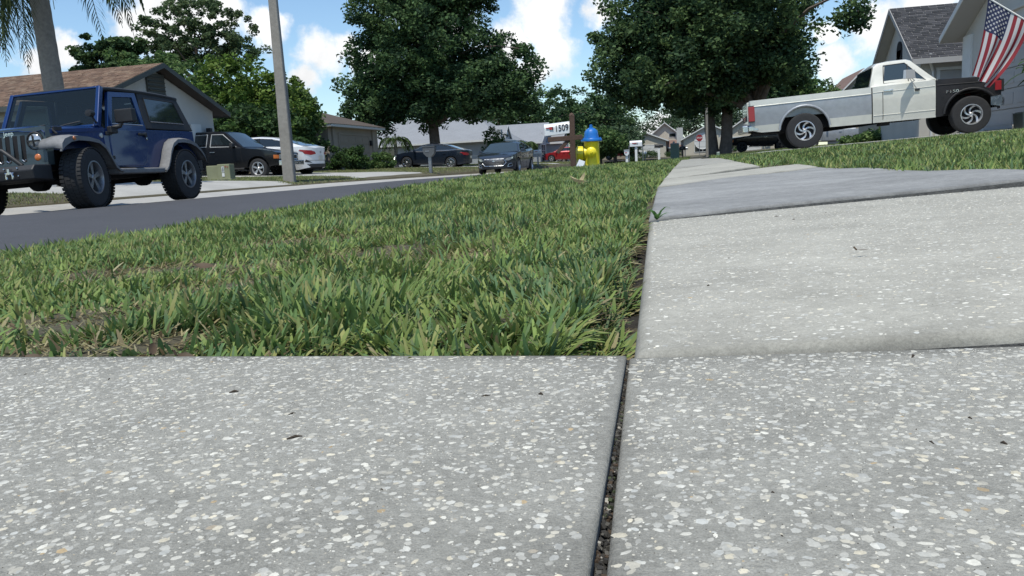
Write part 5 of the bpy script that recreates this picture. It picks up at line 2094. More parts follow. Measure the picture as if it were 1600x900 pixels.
def flare(x0, z_out, pts_top, w0, w1, name):
    for sg in (1, -1):
        mb = MB()
        rows = []
        for (x, z, lipz) in pts_top:
            rows.append([(x, sg * w0, z - .005), (x, sg * (w0 + (w1 - w0) * .6), z), (x, sg * w1, z - .025), (x, sg * w1, lipz), (x, sg * (w1 - .03), lipz)])
        mb.grid(rows)
        o = mb.build(name, JF, root, smooth=50)
        sol = o.modifiers.new('solid', 'SOLIDIFY')
        sol.thickness = .014


flare(0, 0, [(1.76, .80, .74), (1.74, .87, .77), (1.68, .93, .81), (1.56, .965, .865), (1.40, .975, .89), (1.18, .965, .885), (.98, .93, .86), (.86, .86, .79), (.76, .74, .66), (.68, .60, .53), (.60, .535, .48), (.52, .51, .46)], .60, .93, 'front_flare')
flare(0, 0, [(-.58, .50, .44), (-.66, .56, .50), (-.74, .68, .60), (-.80, .80, .72), (-.90, .92, .84), (-1.04, .985, .905), (-1.22, .995, .915), (-1.42, .985, .90), (-1.60, .93, .85), (-1.74, .84, .77), (-1.84, .74, .68), (-1.88, .64, .59)], .74, .93, 'rear_flare')
for sg in (1, -1):
    mb = MB()
    mb.lathe([(.001, sg * .012), (.025, sg * .01), (.028, 0)], 14, 'y', (1.50, sg * .935, .915))
    mb.build('side_marker', MT['amber'], root)
    mb = MB()
    mb.prism([(.60, .52), (-.64, .52), (-.60, .44), (.56, .44)], 'y', sg * .70, sg * .90)
    mb.build('side_step', JF, root, bevel=.02)
# hardtop quarter and roof
for sg in (1, -1):
    mb = MB()
    yb_, yt_ = W2 - .005, W2 - .085
    pr = [(-.46, 1.12), (-.46, 1.66), (-.36, 1.69), (-1.52, 1.68), (-1.60, 1.63), (-1.87, 1.13)]

    def yq(z):
        return yb_ + (yt_ - yb_) * (z - 1.12) / .62
    vs_o = [(x, sg * yq(z), z) for x, z in pr]
    vs_i = [(x, sg * (yq(z) - .05), z) for x, z in pr]
    mb.add(vs_o + vs_i, [(0, 1, 2, 3, 4, 5), (11, 10, 9, 8, 7, 6)] + [(i, i + 6, (i + 1) % 6 + 6, (i + 1) % 6) for i in range(6)])
    mb.build('hardtop_side', JT, root, bevel=.02)
    mb = MB()
    pg = [(-.62, 1.24), (-.60, 1.60), (-1.44, 1.59), (-1.60, 1.24)]
    mb.add([(x, sg * (yq(z) + .006), z) for x, z in pg], [(0, 1, 2, 3)])
    qw = mb.build('quarter_window', MT['glass'], root)
    mb = MB()
    lp = [(x, sg * (yq(z) + .006), z) for x, z in pg]
    mb.tube(lp + [lp[0]], .009, 5)
    mb.build('seal', BK, qw)
    mb = MB()
    mb.tube([(-.62, sg * (yq(1.24) + .01), 1.238), (-1.6, sg * (yq(1.24) + .01), 1.238)], .006, 5)
    mb.build('window_trim', MT['chrome'], qw)
mb = MB()
rows = []
for x in np.linspace(-1.60, .44, 12):
    zc = 1.725 - .03 * ((x + .5) / 1.1) ** 2
    rows.append([(x, .70, zc - .06), (x, .695, zc - .025), (x, .66, zc - .005)] + [(x, q, zc + .012 * (1 - (q / .66) ** 2)) for q in (.4, .15, -.15, -.4)] + [(x, -.66, zc - .005), (x, -.695, zc - .025), (x, -.70, zc - .06)])
mb.grid(rows)
rf = mb.build('roof', JT, root, smooth=40)
sol = rf.modifiers.new('solid', 'SOLIDIFY')
sol.thickness = .03
mb = MB()
mb.add([(-1.86, -.70, 1.13), (-1.86, .70, 1.13), (-1.62, .62, 1.66), (-1.62, -.62, 1.66)], [(0, 1, 2, 3)])
mb.build('rear_window', MT['glass'], root)
# windshield frame
sl0, sl1 = Vector((.70, 0, 1.12)), Vector((.42, 0, 1.70))


def fr(y, t_, o_=0.):
    p = sl0.lerp(sl1, t_)
    yy_ = y * (1 - .075 * t_)
    return (p.x + o_ * .91, yy_, p.z + o_ * .41)


mb = MB()
for sg in (1, -1):
    mb.add([fr(sg * .765, 0, .02), fr(sg * .70, 0, .02), fr(sg * .70, 1, .02), fr(sg * .765, 1, .02), fr(sg * .765, 0, -.06), fr(sg * .70, 0, -.06), fr(sg * .70, 1, -.06), fr(sg * .765, 1, -.06)], [(0, 1, 2, 3), (7, 6, 5, 4), (0, 4, 5, 1), (1, 5, 6, 2), (2, 6, 7, 3), (3, 7, 4, 0)])
for t0_, t1_ in ((-.04, .05), (.945, 1.0)):
    mb.add([fr(-.703, t0_, .018), fr(.703, t0_, .018), fr(.703, t1_, .018), fr(-.703, t1_, .018), fr(-.703, t0_, -.05), fr(.703, t0_, -.05), fr(.703, t1_, -.05), fr(-.703, t1_, -.05)], [(0, 1, 2, 3), (7, 6, 5, 4), (0, 4, 5, 1), (1, 5, 6, 2), (2, 6, 7, 3), (3, 7, 4, 0)])
wf = mb.build('windshield_frame', JB, root, bevel=.012)
mb = MB()
mb.grid([[fr(y, q, .002) for y in (-.70, -.3, .3, .70)] for q in (.04, .5, .95)])
MT['tint_glass'] = mat('tinted_see_through_glass', (.02, .03, .035), .03, coat=0., spec=.9)
tp = MT['tint_glass'].node_tree
pb = tp.nodes['Principled BSDF']
trn = tp.nodes.new('ShaderNodeBsdfTransparent')
trn.inputs['Color'].default_value = (.55, .66, .66, 1)
mxs = tp.nodes.new('ShaderNodeMixShader')
mxs.inputs[0].default_value = .42
tp.links.new(trn.outputs[0], mxs.inputs[1])
tp.links.new(pb.outputs[0], mxs.inputs[2])
tp.links.new(mxs.outputs[0], tp.nodes['Material Output'].inputs['Surface'])
mb.build('windshield', MT['tint_glass'], root)
mb = MB()
for y0_, y1_ in ((.05, .5), (-.5, -.05)):
    mb.tube([fr(y0_, .0, .04), fr((y0_ + y1_) / 2, .07, .045), fr(y1_, .13, .03)], .009, 5)
mb.build('wiper', BK, root)
# seats, wheel and dash inside
mb = MB()
mb.bb(.30, .62, -.66, .66, .85, 1.10)
mb.build('dashboard', BK, root, bevel=.03)
for sg in (1, -1):
    mb = MB()
    mb.box((-.35, sg * .36, 1.15), (.14, .46, .62), ry=-.2)
    mb.box((-.42, sg * .36, 1.5), (.09, .24, .16), ry=-.2)
    mb.box((-.1, sg * .36, .85), (.5, .46, .14))
    mb.build('seat', MT['black'], root, bevel=.04)
mb = MB()
mb.tube([(.22 + .03 * cos(a), .36 + .18 * cos(a), 1.12 + .18 * sin(a)) for a in np.linspace(0, 2 * pi, 19)], .014, 6)
mb.tube([(.22, .36, 1.12), (.4, .36, 1.05)], .03, 6)
mb.build('steering_wheel', BK, root)
# doors
for sg in (1, -1):
    dr = part_empty('door', root)
    mb = MB()
    pd = [(.50, 1.075), (-.42, 1.10), (-.42, .80), (-.34, .62), (-.22, .56), (.42, .56), (.50, .64)]
    mb.prism(pd, 'y', sg * (W2 - .02), sg * (W2 + .012))
    mb.build('door_skin', JB, dr, bevel=.008)
    mb = MB()

    def yd(z):
        return W2 - .005 - .08 * (z - 1.1) / .62
    outer = [(.50, 1.08), (.27, 1.63), (-.40, 1.66), (-.45, 1.10)]
    inner = [(.37, 1.17), (.20, 1.56), (-.30, 1.59), (-.37, 1.18)]
    vo = [(x, sg * (yd(z) + .008), z) for x, z in outer]
    vi = [(x, sg * (yd(z) + .008), z) for x, z in inner]
    vo2 = [(x, sg * (yd(z) - .04), z) for x, z in outer]
    vi2 = [(x, sg * (yd(z) - .04), z) for x, z in inner]
    fs = []
    for i in range(4):
        j = (i + 1) % 4
        fs += [(i, j, 4 + j, 4 + i), (8 + i, 8 + j, j, i), (4 + i, 4 + j, 12 + j, 12 + i)]
    mb.add(vo + vi + vo2 + vi2, fs)
    mb.build('window_frame', JB, dr)
    mb = MB()
    mb.add([(x, sg * (yd(z) - .01), z) for x, z in inner], [(0, 1, 2, 3)])
    mb.build('window', MT['tint_glass'], dr)
    mb = MB()
    mb.tube([(.38, sg * (yd(1.17) + .014), 1.165), (-.38, sg * (yd(1.17) + .014), 1.172)], .007, 5)
    mb.build('window_trim', MT['chrome'], dr)
    mb = MB()
    mb.box((-.28, sg * (W2 + .032), 1.03), (.17, .035, .035))
    mb.box((-.37, sg * (W2 + .03), 1.02), (.05, .03, .07))
    mb.build('door_handle', BK, dr, bevel=.008)
    mb = MB()
    mb.lathe([(.001, sg * .018), (.02, sg * .016), (.022, 0)], 12, 'y', (-.40, sg * (W2 + .012), .965))
    mb.build('lock', MT['chrome'], dr)
    mb = MB()
    for z in (1.02, .68):
        mb.box((.53, sg * (W2 + .02), z), (.11, .03, .05))
    mb.build('hinge', BK, dr, bevel=.006)
    mb = MB()
    mb.box((.33, sg * (W2 + .19), 1.26), (.12, .27, .19))
    mb.tube([(.40, sg * (W2 + .0), 1.10), (.36, sg * (W2 + .1), 1.12), (.34, sg * (W2 + .14), 1.2)], .035, 7)
    mb.box((.44, sg * (W2 + .03), 1.07), (.16, .07, .10))
    mb.build('mirror', BK, dr, bevel=.02)
    mb = MB()
    mb.lathe([(.001, sg * .006), (.033, sg * .004), (.036, -sg * .01)], 18, 'y', (.66, sg * .757, .99))
    mb.build('trail_badge', MT['alloy'], root)
    text_mesh('side_lettering', 'WRANGLER', .04, MT['alloy'], root, (.66 if sg < 0 else .66, sg * (.753), .72), (pi / 2, 0, 0 if sg < 0 else pi), .002)
    # windscreen pillar spot lights
    mb = MB()
    mb.lathe([(.001, .06), (.045, .055), (.05, .0), (.04, -.05), (.02, -.06)], 14, 'x', (.80, sg * .74, 1.29))
    mb.tube([(.72, sg * .75, 1.16), (.78, sg * .75, 1.24)], .014, 6)
    mb.build('spot_light', BK, root, smooth=50)
# front bumper with hoop and shackles
mb = MB()
mb.prism([(1.73, .40), (1.73, .60), (2.03, .60), (2.09, .54), (2.07, .42)], 'y', -.72, .72)
mb.bb(1.4, 1.8, -.45, .45, .40, .52)
mb.build('front_bumper', BK, root, bevel=.015)
mb = MB()
mb.tube([(1.97, .50, .60), (1.99, .40, .70), (1.99, .28, .80), (1.99, .18, .82), (1.99, -.18, .82), (1.99, -.28, .80), (1.99, -.40, .70), (1.97, -.50, .60)], .027, 9)
mb.build('bumper_hoop', BK, root, smooth=60)
for sg in (1, -1):
    mb = MB()
    mb.tube([(2.12 + .0, sg * .42 + .045 * cos(a), .485 + .055 * sin(a) - .02) for a in np.linspace(-pi * .15, pi * 1.15, 12)][::-1], .012, 6)
    mb.tube([(2.11, sg * .42 - .06, .51), (2.11, sg * .42 + .06, .51)], .012, 6)
    mb.box((2.09, sg * .42, .53), (.08, .03, .07))
    for q in ((.07, .06), (-.07, .06), (.07, -.06)):
        mb.lathe([(.001, .016), (.011, .012), (.012, 0)], 8, 'x', (2.075, sg * .42 + q[0] * 1.3, .52 + q[1] * .8))
    mb.build('shackle', MT['chrome'], root, smooth=50)
mb = MB()
mb.bb(-2.12, -1.88, -.72, .72, .46, .66)
mb.build('rear_bumper', BK, root, bevel=.02)
mb = MB()
mb.bb(-1.8, 1.66, -.42, -.34, .42, .52)
mb.bb(-1.8, 1.66, .34, .42, .42, .52)
mb.bb(-.6, .6, -.5, .5, .40, .50)
mb.bb(-1.75, 1.0, -.62, .62, .55, .70)
for ax in (-1.21, 1.21):
    mb.tube([(ax, -.7, .40), (ax, .7, .40)], .05, 8)
    mb.lathe([(.001, -.14), (.12, -.08), (.12, .08), (.001, .14)], 12, 'x', (ax, .12, .4))
    mb.bb(ax - .45, ax + .45, -.60, .60, .62, .95) if ax < 0 else mb.bb(ax - .5, ax + .45, -.50, .50, .55, 1.0)
mb.tube([(.4, -.2, .40), (-.6, -.3, .36), (-.95, -.3, .40)], .05, 8)
mb.tube([(1.55, .6, .42), (1.5, -.5, .42)], .025, 6)
mb.build('chassis', MT['dark'], root)
for ax in (1.21, -1.21):
    for sg in (1, -1):
        wheel(root, ax, sg * .80, .400, .27, .225, 'spoke', MT['dalloy'], steer=radians(9) if ax > 0 else 0, tread=True, spokes=5)
tw = copy_tree([c for c in root.children if c.name.startswith('wheel')][-1], root)
tw.name = 'spare_wheel'
tw.location = (-2.03, 0, .98)
tw.rotation_euler = (0, 0, radians(-90))

# ------------------------------------------------------------------ street furniture
MT['pole_concrete'] = mat('weathered_pole_concrete', (.27, .25, .22), .9, noise=[(1.1, .14, 5), (12, .14, 6)], bump=(60, .5, .008))
MT['wood'] = mat('brown_post_wood', (.085, .05, .035), .85, noise=[(3, .2, 4), (26, .3, 5)], bump=(40, .5, .006))
MT['hyd_yellow'] = mat('hydrant_yellow_paint', (.84, .70, .02), .42, coat=.3, noise=[(6, .08, 5), (40, .08, 5)], bump=(70, .25, .003))
MT['hyd_blue'] = mat('hydrant_blue_paint', (.012, .15, .50), .38, coat=.4, noise=[(6, .1, 5)], bump=(70, .2, .003))
MT['box_green'] = mat('faded_green_cabinet', (.25, .255, .15), .6, noise=[(4, .12, 5)])
MT['cab_green'] = mat('pale_green_cabinet', (.16, .22, .17), .6, noise=[(4, .12, 5)])
MT['box_white'] = mat('mailbox_white', (.68, .69, .70), .4, coat=.3, noise=[(5, .06, 4)])
MT['box_grey'] = mat('mailbox_grey', (.09, .095, .10), .5, noise=[(5, .15, 4)])
MT['stop_red'] = mat('sign_red', (.28, .02, .025), .5)
MT['print_dark'] = mat('printed_black', (.02, .02, .022), .6)
MT['print_red'] = mat('printed_red', (.42, .03, .03), .5)

root = thing('utility_pole', 'tall square tapered concrete utility pole standing in the grass across the street', 'utility pole', (-10.8, 20.4, gz(-10.8, 20.4)), radians(14))
mb = MB()
rows = []
for z, w in ((-.3, .30), (0, .30), (1.5, .28), (3.0, .25), (5, .21), (9.5, .14)):
    q = w / 2
    c = q * .86
    rows.append([(q, -c, z), (q, c, z), (c, q, z), (-c, q, z), (-q, c, z), (-q, -c, z), (-c, -q, z), (c, -q, z)])
mb.grid(rows, closed=True)
mb.add(rows[-1], [tuple(range(8))])
mb.build('shaft', MT['pole_concrete'], root)
mb = MB()
mb.tube([(.155, .05, .3), (.15, .05, 2.6)], .012, 5)
mb.build('ground_wire', MT['dalloy'], root)

root = thing('utility_pole', 'thin distant pole beside the sidewalk in front of the twin oak trunks', 'utility pole', (.98, 52, gz(.98, 52)))
mb = MB()
mb.tube([(0, 0, -.2), (0, 0, 2), (0, 0, 3.7)], [.09, .08, .07], 8)
mb.build('shaft', MT['pole_concrete'], root)

root = thing('stop_sign', 'small distant red octagonal stop sign on a post by the sidewalk end', 'stop sign', (.95, 96, gz(.95, 96)), radians(20))
mb = MB()
mb.bb(-.03, .03, -.015, .015, -.2, 2.4)
mb.build('post', MT['dalloy'], root)
mb = MB()
oc = [(.40 * cos(pi / 8 + k * pi / 4), 1.98 + .40 * sin(pi / 8 + k * pi / 4)) for k in range(8)]
mb.prism(oc, 'y', -.035, -.02)
sg_ = mb.build('sign_plate', MT['stop_red'], root)
text_mesh('lettering', 'STOP', .26, MT['white'], sg_, (0, -.038, 1.98), (pi / 2, 0, 0), .001)

root = thing('utility_box', 'low faded green metal utility cabinet with white stickers beside the blue off-roader', 'utility box', (-13.15, 20.8, gz(-13.15, 20.8)), radians(12))
mb = MB()
mb.box((-.17, 0, .21), (.32, .36, .42))
mb.build('cabinet', MT['box_green'], root, bevel=.012)
mb = MB()
mb.box((.17, -.01, .22), (.36, .42, .46), taper=(.97, .95))
cb = mb.build('hood', MT['box_green'], root, bevel=.012)
mb = MB()
mb.bb(.12, .19, -.226, -.218, .22, .38)
mb.bb(.12, .19, -.227, -.219, .10, .20)
st = mb.build('sticker', MT['white'], cb)
text_mesh('lettering', 'N26', .07, MT['print_dark'], cb, (.155, -.229, .30), (pi / 2, pi / 2, 0), .0005)
mb = MB()
mb.bb(.22, .245, -.224, -.216, .36, .40)
mb.bb(.28, .30, -.224, -.216, .35, .38)
mb.build('warning_mark', MT['print_red'], cb)
mb = MB()
mb.box((0, 0, .0), (.78, .5, .05))
mb.build('pad', MT['gutter'], root)

root = thing('utility_box', 'pale green upright utility cabinet on the verge left of the far sidewalk', 'utility box', (-.86, 45, gz(-.86, 45)))
mb = MB()
mb.box((0, 0, .42), (.46, .5, .84))
mb.build('cabinet', MT['cab_green'], root, bevel=.02)
mb = MB()
mb.box((0, 0, .86), (.50, .54, .06), taper=(.8, .8))
mb.lathe([(.001, .1), (.05, .09), (.06, .0)], 10, 'z', (-.05, 0, .89))
mb.build('lid', MT['gutter'], root)

# fire hydrant
root = thing('fire_hydrant', 'yellow fire hydrant with bright blue bonnet standing in the verge grass', 'fire hydrant', (-1.65, 13.8, .172), radians(-6))
mb = MB()
mb.lathe([(.001, .0), (.17, .0), (.17, .03), (.135, .035), (.132, .1), (.128, .47), (.135, .485), (.135, .50), (.001, .50)], 36)
mb.build('barrel', MT['hyd_yellow'], root, smooth=40)
for k in range(8):
    a = k * pi / 4
    MB().lathe([(.001, .03), (.014, .028), (.014, 0)], 6, 'z', (.152 * cos(a), .152 * sin(a), .028)).build('flange_bolt', MT['hyd_yellow'], root)
mb = MB()
mb.lathe([(.001, .478), (.172, .478), (.18, .487), (.18, .515), (.172, .527), (.13, .53), (.122, .55), (.118, .60), (.105, .65), (.08, .685), (.045, .70), (.001, .702)], 36)
for k in range(8):
    a = k * pi / 4 + .2
    mb.tube([(.119 * cos(a), .119 * sin(a), .55), (.10 * cos(a), .10 * sin(a), .655), (.05 * cos(a), .05 * sin(a), .697)], .008, 5)
bn = mb.build('bonnet', MT['hyd_blue'], root, smooth=40)
mb = MB()
mb.lathe([(.001, .70), (.04, .70), (.038, .715), (.026, .72), (.024, .76), (.001, .765)], 5)
mb.build('operating_nut', MT['hyd_blue'], bn)
for k in range(8):
    a = k * pi / 4
    MB().lathe([(.001, .545), (.013, .543), (.013, .50)], 6, 'z', (.158 * cos(a), .158 * sin(a), 0)).build('bonnet_bolt', MT['hyd_blue'], bn)


def nozzle(az, r, l0, l1, z, name):
    d = Vector((cos(az), sin(az), 0))
    o = part_empty(name, root, (0, 0, z), az)
    mb = MB()
    mb.lathe([(r * .9, l0), (r * .88, l0 + .03), (r * .86, l0 + .05)], 28, 'x')
    mb.build('collar', MT['hyd_yellow'], o, smooth=50)
    mb = MB()
    mb.lathe([(r * .99, l0 + .049), (r * 1.0, l0 + .052), (r * .99, l0 + .056)], 28, 'x')
    mb.build('gasket', MT['dark'], o)
    mb = MB()
    mb.lathe([(r, l0 + .06), (r * 1.02, l0 + .07), (r * 1.0, l1 - .03), (r * .82, l1 - .012), (r * .4, l1), (.001, l1)], 28, 'x')
    for k in range(6):
        a = k * pi / 3
        mb.tube([(l0 + .07, r * cos(a), r * sin(a)), (l1 - .03, r * cos(a), r * sin(a))], .009, 5)
    mb.build('cap', MT['hyd_yellow'], o, smooth=45)
    mb = MB()
    mb.lathe([(r * .30, l1 - .005), (r * .26, l1 + .035), (.001, l1 + .036)], 5, 'x')
    mb.build('cap_nut', MT['hyd_yellow'], o)


nozzle(radians(196), .125, .09, .275, .285, 'pumper_nozzle')
nozzle(radians(-80), .086, .10, .205, .30, 'hose_nozzle')
nozzle(radians(94), .078, .10, .205, .30, 'hose_nozzle')

# 1509 mailbox
root = thing('mailbox', 'white mailbox with red flag and the number 1509 on a brown wooden post', 'mailbox', (-1.93, 13.5, .165), radians(5))
mb = MB()
mb.box((0, 0, .41), (.088, .088, 1.04), ry=.012)
mb.lathe([(.001, .04), (.03, .03), (.045, .0)], 12, 'z', (0, 0, .93))
mb.build('post', MT['wood'], root, bevel=.008)
mb = MB()
mb.box((-.12, .0, .555), (.58, .084, .08), ry=-.02)
mb.box((-.16, 0, .43), (.30, .05, .06), ry=-.8)
mb.build('crossarm', MT['wood'], root, bevel=.006)
mb = MB()
prof = [(-.09, 0), (.09, 0), (.09, .11)] + [(.09 * cos(a), .11 + .085 * sin(a)) for a in np.linspace(.2, pi - .2, 9)] + [(-.09, .11)]
mb.prism(prof, 'x', -.44, .04)
bx_ = mb.build('box', MT['box_white'], root, smooth=40, loc=(.0, .07, .645))
bx_.rotation_euler = (0, -.07, 0)
mb = MB()
mb.prism([(p[0] * 1.05, p[1] * 1.04 - .003) for p in prof], 'x', -.456, -.44)
mb.build('door', MT['box_white'], bx_)
text_mesh('number', '1509', .150, MT['print_dark'], bx_, (-.165, -.094, .095), (pi / 2, 0, 0), .002, .78)
mb = MB()
mb.bb(-.425, -.32, -.103, -.094, .115, .13)
mb.bb(-.37, -.315, -.104, -.095, .09, .135)
mb.build('flag_arm', MT['print_red'], bx_)
mb = MB()
mb.bb(-.322, -.305, -.106, -.096, .085, .13)
mb.build('flag_pivot', MT['print_dark'], bx_)


def simple_mailbox(label, x, y, top, box_m, post_m, w=.5, hgt=.24, style='arch', post_w=.1, rz=0., rods=False, deep=.2, name='mailbox', txt=None):
    z = gz(x, y)
    root = thing(name, label, 'mailbox', (x, y, z), rz)
    T = top - z
    mb = MB()
    mb.box((0, 0, (T - hgt) / 2 - .05), (post_w, post_w, T - hgt + .1))
    mb.build('post', post_m, root)
    mb = MB()
    if style == 'arch':
        q = deep / 2
        prof = [(-q, 0), (q, 0), (q, hgt * .55)] + [(q * cos(a), hgt * .55 + hgt * .45 * sin(a)) for a in np.linspace(.2, pi - .2, 7)] + [(-q, hgt * .55)]
        mb.prism(prof, 'x', -w / 2, w / 2)
    elif style == 'funnel':
        q = w / 2
        mb.prism([(-q, hgt), (-q * 1.03, hgt * .95), (-q * .9, hgt * .35), (-q * .35, 0), (q * .35, 0), (q * .9, hgt * .35), (q * 1.03, hgt * .95), (q, hgt)], 'y', -deep / 2, deep / 2)
        mb.bb(-q * 1.06, q * 1.06, -deep / 2 - .02, deep / 2 + .02, hgt * .97, hgt * 1.06)
    mb.build('box', box_m, root, loc=(0, 0, T - hgt), smooth=40)
    if rods:
        mb = MB()
        for q in (-.30, .28):
            mb.tube([(q, .05, 0), (q, .05, T - hgt * .8)], .018, 5)
        mb.build('side_rod', MT['dalloy'], root)
    if txt:
        text_mesh('lettering', txt, hgt * .4, MT['print_dark'], root, (0, -deep / 2 - .006, T - hgt * .55), (pi / 2, 0, 0), .001)
    mb = MB()
    mb.bb(-w * .3, w * .05, -deep / 2 - .012, -deep / 2 - .003, T - hgt * .5, T - hgt * .38)
    mb.build('flag_arm', MT['print_red'] if box_m is MT['box_white'] else MT['dalloy'], root)
    return root


simple_mailbox('dark grey funnel-shaped mailbox on a thick grey post in front of the black sedan', -10.6, 32.2, 1.24, MT['box_grey'], MT['dalloy'], .52, .42, 'funnel', .12, deep=.25)
simple_mailbox('small pale mailbox behind the moving grey sedan', -10.6, 56.5, 1.25, MT['box_white'], MT['dalloy'], .52, .26)
simple_mailbox('narrow white mailbox, leftmost of the three on the near verge', -2.5, 32.6, .66, MT['box_white'], MT['white'], .20, .22, 'funnel', .10, deep=.2)
simple_mailbox('white box mailbox on a thick white post flanked by two thin rods', -2.3, 35.2, 1.07, MT['box_white'], MT['white'], .52, .25, rods=True, txt='2303')
simple_mailbox('black box mailbox on a white post further down the near verge', -2.2, 58, 1.22, MT['black'], MT['white'], .62, .26, post_w=.16)
simple_mailbox('tiny dark mailbox on a thin post right of the pale green cabinet', -.65, 66, 1.05, MT['black'], MT['black'], .5, .3, post_w=.07)
simple_mailbox('tiny grey mailbox beside the dark one near the far sidewalk', -.55, 78, 1.1, MT['dalloy'], MT['dalloy'], .5, .26, post_w=.1)

root = thing('yard_light', 'small white globe light on a thin post between two verge mailboxes', 'yard light', (-2.25, 41.4, gz(-2.25, 41.4)))
mb = MB()
mb.tube([(0, 0, -.05), (0, 0, .40)], .02, 6)
mb.build('post', MT['dalloy'], root)
mb = MB()
mb.lathe([(.001, .38), (.06, .40), (.085, .46), (.06, .53), (.001, .55)], 14)
mb.build('globe', MT['white'], root, smooth=60)
root = thing('marker_box', 'little white utility marker beside the far end of the sidewalk', 'utility marker', (1.26, 40, gz(1.26, 40)))
mb = MB()
mb.box((0, 0, .08), (.18, .18, .22), taper=(.75, .75))
mb.build('housing', MT['cab_green'], root, bevel=.02)
mb = MB()
mb.box((0, 0, .2), (.12, .12, .03))
mb.build('cap', MT['white'], root)

# white card leaning at the foot of the mailbox post
MT['card'] = mat('white_card', (.66, .69, .72), .5, noise=[(14, .08, 4)])
o = MB().box((0, 0, .08), (.105, .006, .165), ry=.42, rx=-.25).build('paper_card', MT['card'], None, loc=(-1.77, 13.15, .19))
tag(o, 'white card leaning in the grass at the foot of the numbered mailbox', 'card')
o = MB().box((0, 0, .05), (.15, .02, .055), ry=.04).build('white_board', MT['card'], None, loc=(-1.86, 14.2, .22))
tag(o, 'low white strip lying between the mailbox post and the hydrant', 'board')

# flag on its pole
MT['flag_red'] = mat('flag_red', (.27, .022, .035), .75, transl=.25)
MT['flag_white'] = mat('flag_white', (.60, .60, .61), .75, transl=.25)
MT['flag_blue'] = mat('flag_blue', (.018, .028, .085), .75, transl=.2)
root = thing('flag', 'stars and stripes flag hanging from an angled white pole over the truck hood', 'flag', (7.46, 17.4, 1.62))
base = Vector((7.46, 17.4, 1.62))
tip = Vector((5.60, 17.7, 3.04)) - base
mb = MB()
mb.tube([(0, 0, 0), tuple(tip)], .016, 10)
mb.lathe([(.001, .05), (.024, .03), (.03, 0), (.02, -.02)], 12, 'z', tuple(tip))
mb.build('pole', MT['white'], root, smooth=60)
mb = MB()
mb.box((.01, 0, -.02), (.05, .07, .14))
mb.build('bracket', MT['dalloy'], root)
pd_ = (Vector((0, 0, 0)) - tip).normalized()


def flag_pt(u, v, o_=0.):
    a = tip + pd_ * (.03 + .92 * u)
    b0 = Vector((5.42, 17.66, 1.60)) - base
    b1 = Vector((5.66, 17.62, 1.33)) - base
    b = b0.lerp(b1, u)
    # soft sag: cloth leaves the pole steeply then swings back
    p = a.lerp(b, v)
    p += Vector((.07, 0, -.02)) * sin(pi * v) * (.4 + u)
    f = .075 * sin(u * 15 + 1.1 * v) * (v ** .8) + .03 * sin(u * 6 + v * 7) * v
    p.y += f - o_
    p.x += .015 * cos(u * 15 + v * 3) * v
    return p


NS, NV = 13 * 5, 40
mb = MB()
rows = [[tuple(flag_pt(i / NS, j / NV)) for j in range(NV + 1)] for i in range(NS + 1)]
nv_ = NV + 1
mb.v = [p for r in rows for p in r]
for i in range(NS):
    s_ = i // 5
    for j in range(NV):
        mb.f.append((i * nv_ + j, i * nv_ + j + 1, (i + 1) * nv_ + j + 1, (i + 1) * nv_ + j))
        mb.m.append(2 if (s_ < 7 and j < NV * .4) else (0 if s_ % 2 == 0 else 1))
cl = mb.build('cloth', [MT['flag_red'], MT['flag_white'], MT['flag_blue']], root, smooth=80)
mb = MB()
for side_ in (.004, -.004):
    for r_ in range(9):
        for c_ in range(6 if r_ % 2 == 0 else 5):
            uu = (7 / 13) * (r_ + 1) / 10
            vv = .4 * ((c_ * 2 + 1 + (r_ % 2)) / 12)
            V_ = []
            for k in range(10):
                rr = (.030 if k % 2 == 0 else .013)
                a = k * pi / 5 + 1.2
                V_.append(flag_pt(uu + rr * cos(a) / .92, vv + rr * sin(a) / 1.5, side_))
            V_.append(flag_pt(uu, vv, side_))
            mb.add(V_, [(k, (k + 1) % 10, 10) for k in range(10)])
mb.build('stars', MT['flag_white'], cl)

# pale edging stones along the garage
mst = mat('pale_stone', (.5, .49, .46), .8, noise=[(12, .15, 5)], bump=(30, .6, .02))
rg = np.random.default_rng(21)
for k in range(9):
    y = 20.0 - k * .27
    x = 7.0 + rg.uniform(-.05, .08)
    mb = MB()
    r = rg.uniform(.08, .12)
    rows = []
    for i in range(7):
        th = pi * i / 6
        rows.append([(r * 1.2 * sin(th) * cos(q) * rg.uniform(.9, 1.1), r * sin(th) * sin(q) * rg.uniform(.9, 1.1), r * .75 * cos(th)) for q in np.linspace(0, 2 * pi, 9)[:-1]])
    mb.grid(rows, closed=True)
    o = mb.build('edging_stone', mst, None, smooth=60, loc=(x, y, right_drive(x, y) + .05))
    tag(o, ['pale edging stone touching the far side of the planter', 'pale edging stone hidden half behind the dark planter', 'pale edging stone just short of the planter corner', 'pale edging stone second before the planter', 'pale edging stone in the middle of the garage row', 'pale edging stone just past the middle of the row', 'pale edging stone third from the near end', 'pale edging stone second from the near end', 'pale edging stone at the near end of the garage row'][k], 'stone', 'pale edging stones by the garage')

# dry leaves
MT['dry_leaf'] = mat('dry_brown_leaf', (.095, .062, .036), .7, noise=[(60, .25, 4)], transl=.15)
MT['straw_leaf'] = mat('dry_pale_leaf', (.46, .38, .22), .7, noise=[(60, .2, 4)], transl=.2)


